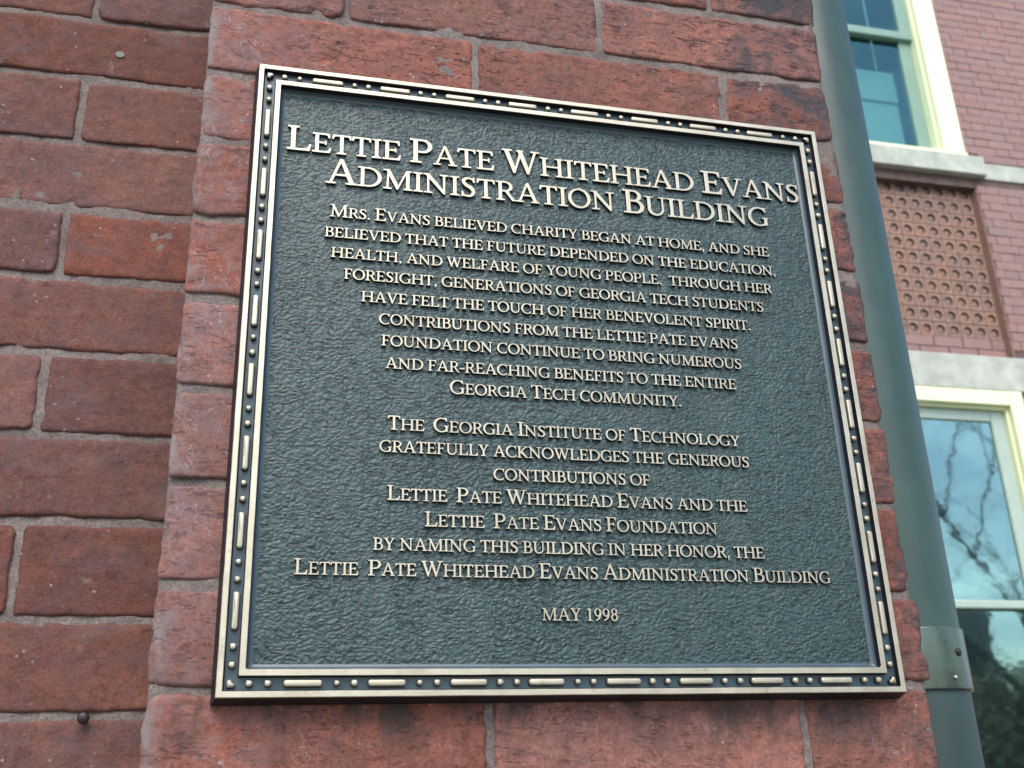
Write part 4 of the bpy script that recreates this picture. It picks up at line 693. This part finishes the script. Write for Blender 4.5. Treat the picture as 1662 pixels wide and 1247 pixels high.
# openings: x0, x1, z0, z1 (z relative to ZB)
WL = 3.02
OP = [(WL, 4.640, 4.00, 6.60), (WL-.03, 4.672, 2.505, 3.775), (WL, 4.650, -.30, 2.268)]
BANDS = [(3.848, 3.980)]
X0f, X1f, Z1f = .55, 9.0, 7.2
# mortar / wall body, cut round the openings
wb = MB(); zs = sorted(set([-ZB, Z1f]+[o[2] for o in OP]+[o[3] for o in OP]))
for a, b in zip(zs[:-1], zs[1:]):
    c = (a+b)/2; op = [o for o in OP if o[2] < c < o[3]]
    if op: wb.box(X0f, op[0][0], FY+.002, FY+.42, a+ZB, b+ZB); wb.box(op[0][1], X1f, FY+.002, FY+.42, a+ZB, b+ZB)
    else: wb.box(X0f, X1f, FY+.002, FY+.42, a+ZB, b+ZB)
wb.build('wall', M_mortfar, fac)
pitch = .0652; random.seed(12)
blocked = [(o[0], o[1], o[2], o[3]) for o in OP]+[(-9, 99, 3.846, 3.982), (WL-.1, 4.737, 3.846, 4.003), (WL-.1, 99, 2.266, 2.507)]
blocked[-1] = (WL-.2, 4.80+3, 2.266, 2.507)
rest = MB(); nb = 0
z = -ZB+.01; r = 0
while z < Z1f-.07:
    za, zb_ = z+.0014, z+pitch-.0014
    segs = [(X0f, X1f)]
    for bx0, bx1, bz0, bz1 in blocked:
        if za < bz1 and zb_ > bz0:
            ns = []
            for s0, s1 in segs:
                if bx1 <= s0 or bx0 >= s1: ns.append((s0, s1)); continue
                if bx0 > s0: ns.append((s0, bx0))
                if bx1 < s1: ns.append((bx1, s1))
            segs = ns
    for s0, s1 in segs:
        x = X0f-(.16 if r % 2 else 0); k = 0
        while x < s1:
            L = .212 if k % 2 == 0 else .106
            a, b = max(x, s0)+.0018, min(x+L, s1)-.0018
            if b-a > .02:
                p = random.uniform(-.0025, .0025)
                if 4.60 < a < 5.5 and 2.0 < z < 5.7 and nb < 290:
                    m_ = MB(); m_.box(a, b, FY-.004+p, FY+.04, za+ZB, zb_+ZB, 0, .002); m_.build('brick', M_far, fac); nb += 1
                else: rest.box(a, b, FY-.004+p, FY+.02, za+ZB, zb_+ZB, 0)
            x += L; k += 1
    z += pitch; r += 1
tag(rest.build('brickwork', M_far, fac), kind='stuff')
# stone courses
b_ = MB(); b_.box(4.739, X1f, FY-.012, FY+.05, ZB+3.848, ZB+3.980, 0, .004); b_.build('stone_course', M_stone, fac)
b_ = MB(); b_.box(X0f, WL-.105, FY-.012, FY+.05, ZB+3.848, ZB+3.980, 0, .004); b_.build('stone_course', M_stone, fac)
b_ = MB(); b_.box(WL-.10, 4.736, FY-.055, FY+.30, ZB+3.850, ZB+4.000, 0, .006); b_.build('window_sill', M_stone, fac)
b_ = MB(); b_.box(WL-.2, 7.80, FY-.010, FY+.06, ZB+2.269, ZB+2.503, 0, .005); b_.build('lintel', M_stone, fac)

# pierced terracotta panel, set back in its own recess
RY = FY+.060
pan = empty('terracotta_panel', (0, 0, 0), fac); 
TX, TZ = .0996, .1043; xr_ = 4.6623; zt = 3.7980
def tile_mesh():
    seg = 20; r = .031; v = []; f = []; mi = []
    hx, hz = TX/2-.0018, TZ/2-.0018
    sq = []
    for k in range(seg):
        a = 2*math.pi*(k+.5)/seg; c, s = math.cos(a), math.sin(a); q = 1/max(abs(c)/hx, abs(s)/hz); sq.append((c*q, s*q))
    # snap the nearest points onto the corners
    for cx in (-1, 1):
        for czz in (-1, 1):
            k = min(range(seg), key=lambda i: (sq[i][0]-cx*hx)**2+(sq[i][1]-czz*hz)**2); sq[k] = (cx*hx, czz*hz)
    R = [[(x, 0.012, z) for x, z in sq], [(x*.98, 0, z*.98) for x, z in sq]]
    for rr, y in ((r+.005, 0), (r+.002, 0), (r, .001), (r-.001, .019), (r*.74, .019), (r*.68, .014), (r*.40, .011)):
        R.append([(rr*math.cos(2*math.pi*(k+.5)/seg), y, rr*math.sin(2*math.pi*(k+.5)/seg)) for k in range(seg)])
    for rr in R: v += rr
    for a in range(len(R)-1):
        for k in range(seg): k2 = (k+1) % seg; f.append((a*seg+k, a*seg+k2, (a+1)*seg+k2, (a+1)*seg+k)); mi.append(1 if a in (4, 5, 6) else 0)
    f.append(tuple((len(R)-1)*seg+k for k in range(seg))); mi.append(0)
    me = bpy.data.meshes.new('tile'); me.from_pydata(v, [], f); me.materials.append(M_terra); me.materials.append(M_terrad)
    me.polygons.foreach_set('material_index', mi); me.update(); return me
tm = tile_mesh(); random.seed(2)
for j in range(11):
    for i in range(16):
        o = bpy.data.objects.new('tile', tm); link(o, pan)
        o.location = (xr_-TX*(i+.5), RY+random.uniform(-.001, .001), ZB+zt-TZ*(j+.5)); o.rotation_euler = (random.uniform(-.006, .006), random.choice((0, math.pi)) , 0)
zb0 = zt-11*TZ
b_ = MB(); b_.box(WL-.03, 4.674, RY+.0125, RY+.08, ZB+2.49, ZB+3.80); b_.build('backing', M_mortfar, pan)
for r in range(2):
    x = 4.668-(.1 if r else 0)
    if r: 
        m_ = MB(); m_.box(4.571, 4.669, RY-.003, RY+.012, ZB+2.507+.0735*r, ZB+2.507+.0735*r+.070, 0, .003); m_.build('brick', M_far, pan)
    while x > 3.3:
        m_ = MB(); m_.box(x-.208, x-.004, RY-.003+random.uniform(-.001, .001), RY+.012, ZB+2.507+.0735*r, ZB+2.507+.0735*r+.070, 0, .003); m_.build('brick', M_far, pan)
        x -= .212
# moulded reveal strip at the right of the panel
b_ = MB(); b_.box(4.6635, 4.6715, FY+.0, RY+.012, ZB+2.507, ZB+3.773); b_.box(4.6665, 4.674, FY+.02, RY+.010, ZB+2.507, ZB+3.773); b_.build('reveal_moulding', M_terra, pan)

def window(x0, x1, z0, z1, cw, gx, gtop, rail, gbot, mglass, sashm, upper_fwd, name_label, parent=fac):
    """casing x0..x1, z0..z1; cw casing width; gx glass right edge; rail (z0,z1)"""
    w_ = empty('sash_window', (0, 0, 0), parent); w_['label'] = name_label
    Z = lambda z: z+ZB
    c = MB(); yf = FY-.018
    c.box(x1-cw, x1-.001, yf, FY+.12, Z(z0), Z(z1)-.001, 0, .005); c.box(x0+.001, x0+cw, yf, FY+.12, Z(z0), Z(z1)-.001, 0, .005)
    c.box(x0+cw+.0005, x1-cw-.0005, yf+.002, FY+.12, Z(z1-cw*.98), Z(z1)-.002, 0, .005)
    c.build('casing', M_cream, w_)
    c = MB(); s = .016            # stepped stop moulding
    c.box(x1-cw-s, x1-cw-.0005, FY+.020, FY+.13, Z(z0), Z(z1-cw*.98)-.0005, 0, .004); c.box(x0+cw+.0005, x0+cw+s, FY+.020, FY+.13, Z(z0), Z(z1-cw*.98)-.0005, 0, .004)
    c.box(x0+cw+s+.0005, x1-cw-s-.0005, FY+.020, FY+.13, Z(z1-cw*.98-s), Z(z1-cw*.98)-.0005, 0, .004)
    c.build('stop_moulding', M_cream, w_)
    xi0, xi1 = x0+cw+s+.001, x1-cw-s-.001; zi1 = z1-cw*.98-s-.001
    gw = xi1-gx
    ys = [FY+.050, FY+.085]
    yu, yl = (ys[0], ys[1])
    u = MB(); u.box(gx, xi1, yu, yu+.034, Z(rail[0]), Z(zi1), 0, .006); u.box(xi0, xi0+gw, yu, yu+.034, Z(rail[0]), Z(zi1), 0, .006)
    u.box(xi0+gw+.0005, gx-.0005, yu+.001, yu+.034, Z(gtop), Z(zi1)-.001, 0, .006); u.box(xi0+gw+.0005, gx-.0005, yu+.001, yu+.034, Z(rail[0]), Z(rail[1]), 0, .006)
    up = u.build('upper_sash', sashm, w_)
    l = MB(); l.box(gx-.005, xi1, yl, yl+.034, Z(z0)+.03, Z(rail[1])-.01, 0, .006); l.box(xi0, xi0+gw+.005, yl, yl+.034, Z(z0)+.03, Z(rail[1])-.01, 0, .006)
    l.box(xi0+gw+.0055, gx-.0055, yl+.001, yl+.034, Z(gbot)-.05, Z(gbot), 0, .006); l.box(xi0+gw+.0055, gx-.0055, yl+.001, yl+.034, Z(rail[0])+.008, Z(rail[1])-.012, 0, .006)
    lo = l.build('lower_sash', sashm, w_)
    for (za, zb2, y) in ((rail[1]-.004, gtop+.004, yu+.017), (gbot-.004, rail[0]+.012, yl+.017)):
        p = MB(); p.v = [(xi0+gw-.006, y, Z(za)), (gx+.004, y, Z(za)), (gx+.004, y, Z(zb2)), (xi0+gw-.006, y, Z(zb2)),
                         (xi0+gw-.006, y+.004, Z(za)), (gx+.004, y+.004, Z(za)), (gx+.004, y+.004, Z(zb2)), (xi0+gw-.006, y+.004, Z(zb2))]
        p.f = [(0, 1, 2, 3)]; p.m = [0]
        p.v = p.v[:4]
        p.build('pane', mglass, w_)
    s_ = MB(); s_.box(x0+.004, x1-.004, FY-.040, FY+.125, Z(z0)+.001, Z(z0)+.030, 0, .005); s_.build('wooden_sill', M_cream, w_)
    rm = MB(); rx0, rx1, ry0, ry1, rz0, rz1 = x0-.4, x1+.4, FY+.425, FY+2.6, Z(z0)-.2, Z(z1)+.3
    rm.add([(rx0,ry0,rz0),(rx1,ry0,rz0),(rx1,ry1,rz0),(rx0,ry1,rz0),(rx0,ry0,rz1),(rx1,ry0,rz1),(rx1,ry1,rz1),(rx0,ry1,rz1)],
           [(0,1,2,3),(4,7,6,5),(1,5,6,2),(2,6,7,3),(3,7,4,0)])
    rm.build('room', M_room, w_)
    return w_
w1 = window(WL, 4.636, 4.003, 6.58, .165, 4.362, 6.30, (5.035, 5.105), 4.085, M_glass1, M_sash, True, 'upper sash window with teal reflections and a pale blind')
w2 = window(WL, 4.648, -.28, 2.266, .100, 4.436, 2.078, (.918, .966), -.18, M_glass, M_sashw, True, 'lower sash window reflecting bare branches and sky')
bl = MB(); bl.box(WL+.25, 4.34, FY+.190, FY+.194, ZB+4.57, ZB+4.83); bl.box(WL+.25, 4.34, FY+.205, FY+.207, ZB+4.0, ZB+4.80, 0)
bl.build('blind', M_blind, w1)
mu = MB(); mu.box(4.197, 4.211, FY+.18, FY+.186, ZB+4.835, ZB+6.2); mu.build('cord', M_blind, w1)

# ================================================================== WHAT THE PANES REFLECT, across the lawn behind the camera
M_bark = simple('bark', (.085, .070, .060), .9, nscale=14)
def bare_tree(x, y, h, seed, label, lean=0):
    rr = random.Random(seed); t = empty('bare_tree', (x, y, 0)); tag(t, label, 'tree', 'bare trees reflected in the lower window')
    tr = MB(); br = MB()
    def grow(p, d, L, r, dep):
        n = 4 if dep < 5 else 3; pts = [p]; rad = [r]
        for k in range(n):
            d = (d+Vector((rr.uniform(-1, 1), rr.uniform(-1, 1), rr.uniform(-.4, .8)))*.16).normalized()
            p = p+d*(L/n); pts.append(p); rad.append(r*(1-.45*(k+1)/n))
        (tr if dep == 0 else br).tube(pts, rad, 8 if dep < 2 else (4 if dep < 4 else 3), cap=False)
        if dep >= 8: return
        for _ in range(3 if dep < 7 else 2):
            k = rr.choice((2, 3, 4)) if n == 4 else rr.choice((1, 2, 3)); a = rr.uniform(0, 6.283)
            o = d.orthogonal().normalized(); q = d.cross(o)
            nd = (d*rr.uniform(.55, .95)+(o*math.cos(a)+q*math.sin(a))*rr.uniform(.5, .9)).normalized()
            grow(pts[k], nd, L*rr.uniform(.64, .84), rad[k]*.64, dep+1)
    grow(Vector((0, 0, 0)), Vector((lean, 0, 1)).normalized(), h*.30, h*.0095, 0)
    tr.build('trunk', M_bark, t, True); br.build('branches', M_bark, t, True)
bare_tree(19.6, -14, 23, 5, 'tall bare tree standing nearest behind the camera, seen only as a reflection')
bare_tree(25.5, -20, 25, 11, 'second bare tree further right across the lawn, seen only as a reflection', -.1)
M_leafd = simple('dark_foliage', (.24, .22, .15), .8, nscale=1.2, var=.7)
def bushy(x, y, h, w_, seed, label):
    rr = random.Random(seed); t = empty('evergreen_tree', (x, y, 0)); tag(t, label, 'tree', 'dark evergreens across the lawn')
    tr = MB(); tr.tube([(0, 0, 0), (.1, 0, h*.5), (0, .1, h*.85)], [.16, .11, .04], 7); tr.build('trunk', M_bark, t, True)
    v = []; f = []
    blobs = [(rr.uniform(-.6, .6)*w_, rr.uniform(-.6, .6)*w_, h*rr.uniform(.25, .85), w_*rr.uniform(.35, .6)) for _ in range(14)]
    for i in range(5200):
        bx, by, bz, br_ = rr.choice(blobs)
        d = Vector((rr.gauss(0, 1), rr.gauss(0, 1), rr.gauss(0, 1))).normalized()*br_*rr.uniform(.55, 1.08)
        c = Vector((bx, by, bz))+d; s = rr.uniform(.06, .16)
        a = Vector((rr.gauss(0, 1), rr.gauss(0, 1), rr.gauss(0, 1))).normalized(); b = a.orthogonal().normalized()
        n = len(v); v += [c-a*s, c+b*s*.5, c+a*s, c-b*s*.5]; f.append((n, n+1, n+2, n+3))
    mesh_obj('crown', v, f, M_leafd, t)
for i, (x, y, h, w_, lb) in enumerate([(16.5, -23, 5.4, 2.3, 'low dark evergreen at the near left end of the reflected row'), (20.2, -24, 5.8, 2.4, 'rounded dark evergreen second in the reflected row'),
        (23.9, -23, 5.2, 2.4, 'shorter dark evergreen in the middle of the reflected row'), (27.4, -24.5, 6.2, 2.5, 'tallest dark evergreen fourth in the reflected row'),
        (31.2, -24, 5.6, 2.5, 'dark evergreen at the far end of the reflected row')]):
    bushy(x, y, h, w_, 40+i, lb)
bk = MB(); bk.box(29.5, 34.0, -42, -34, 0, 9.8); hb = empty('distant_building', (36, -38, 0)); tag(hb, 'plain grey-brown building standing far across the lawn, seen only as a reflection', 'building')
hb.location = (0, 0, 0)
bk.build('wall', simple('grey_brown_render', (.26, .25, .23), .9, nscale=1), hb)
wn_ = simple('dark_pane', (.04, .05, .06), .2)
for fl in range(3):
    for c in range(3):
        q = MB(); q.box(29.4+c*1.4, 30.2+c*1.4, -33.99, -33.9, 1.2+fl*2.7, 2.7+fl*2.7); q.build('window', wn_, hb)
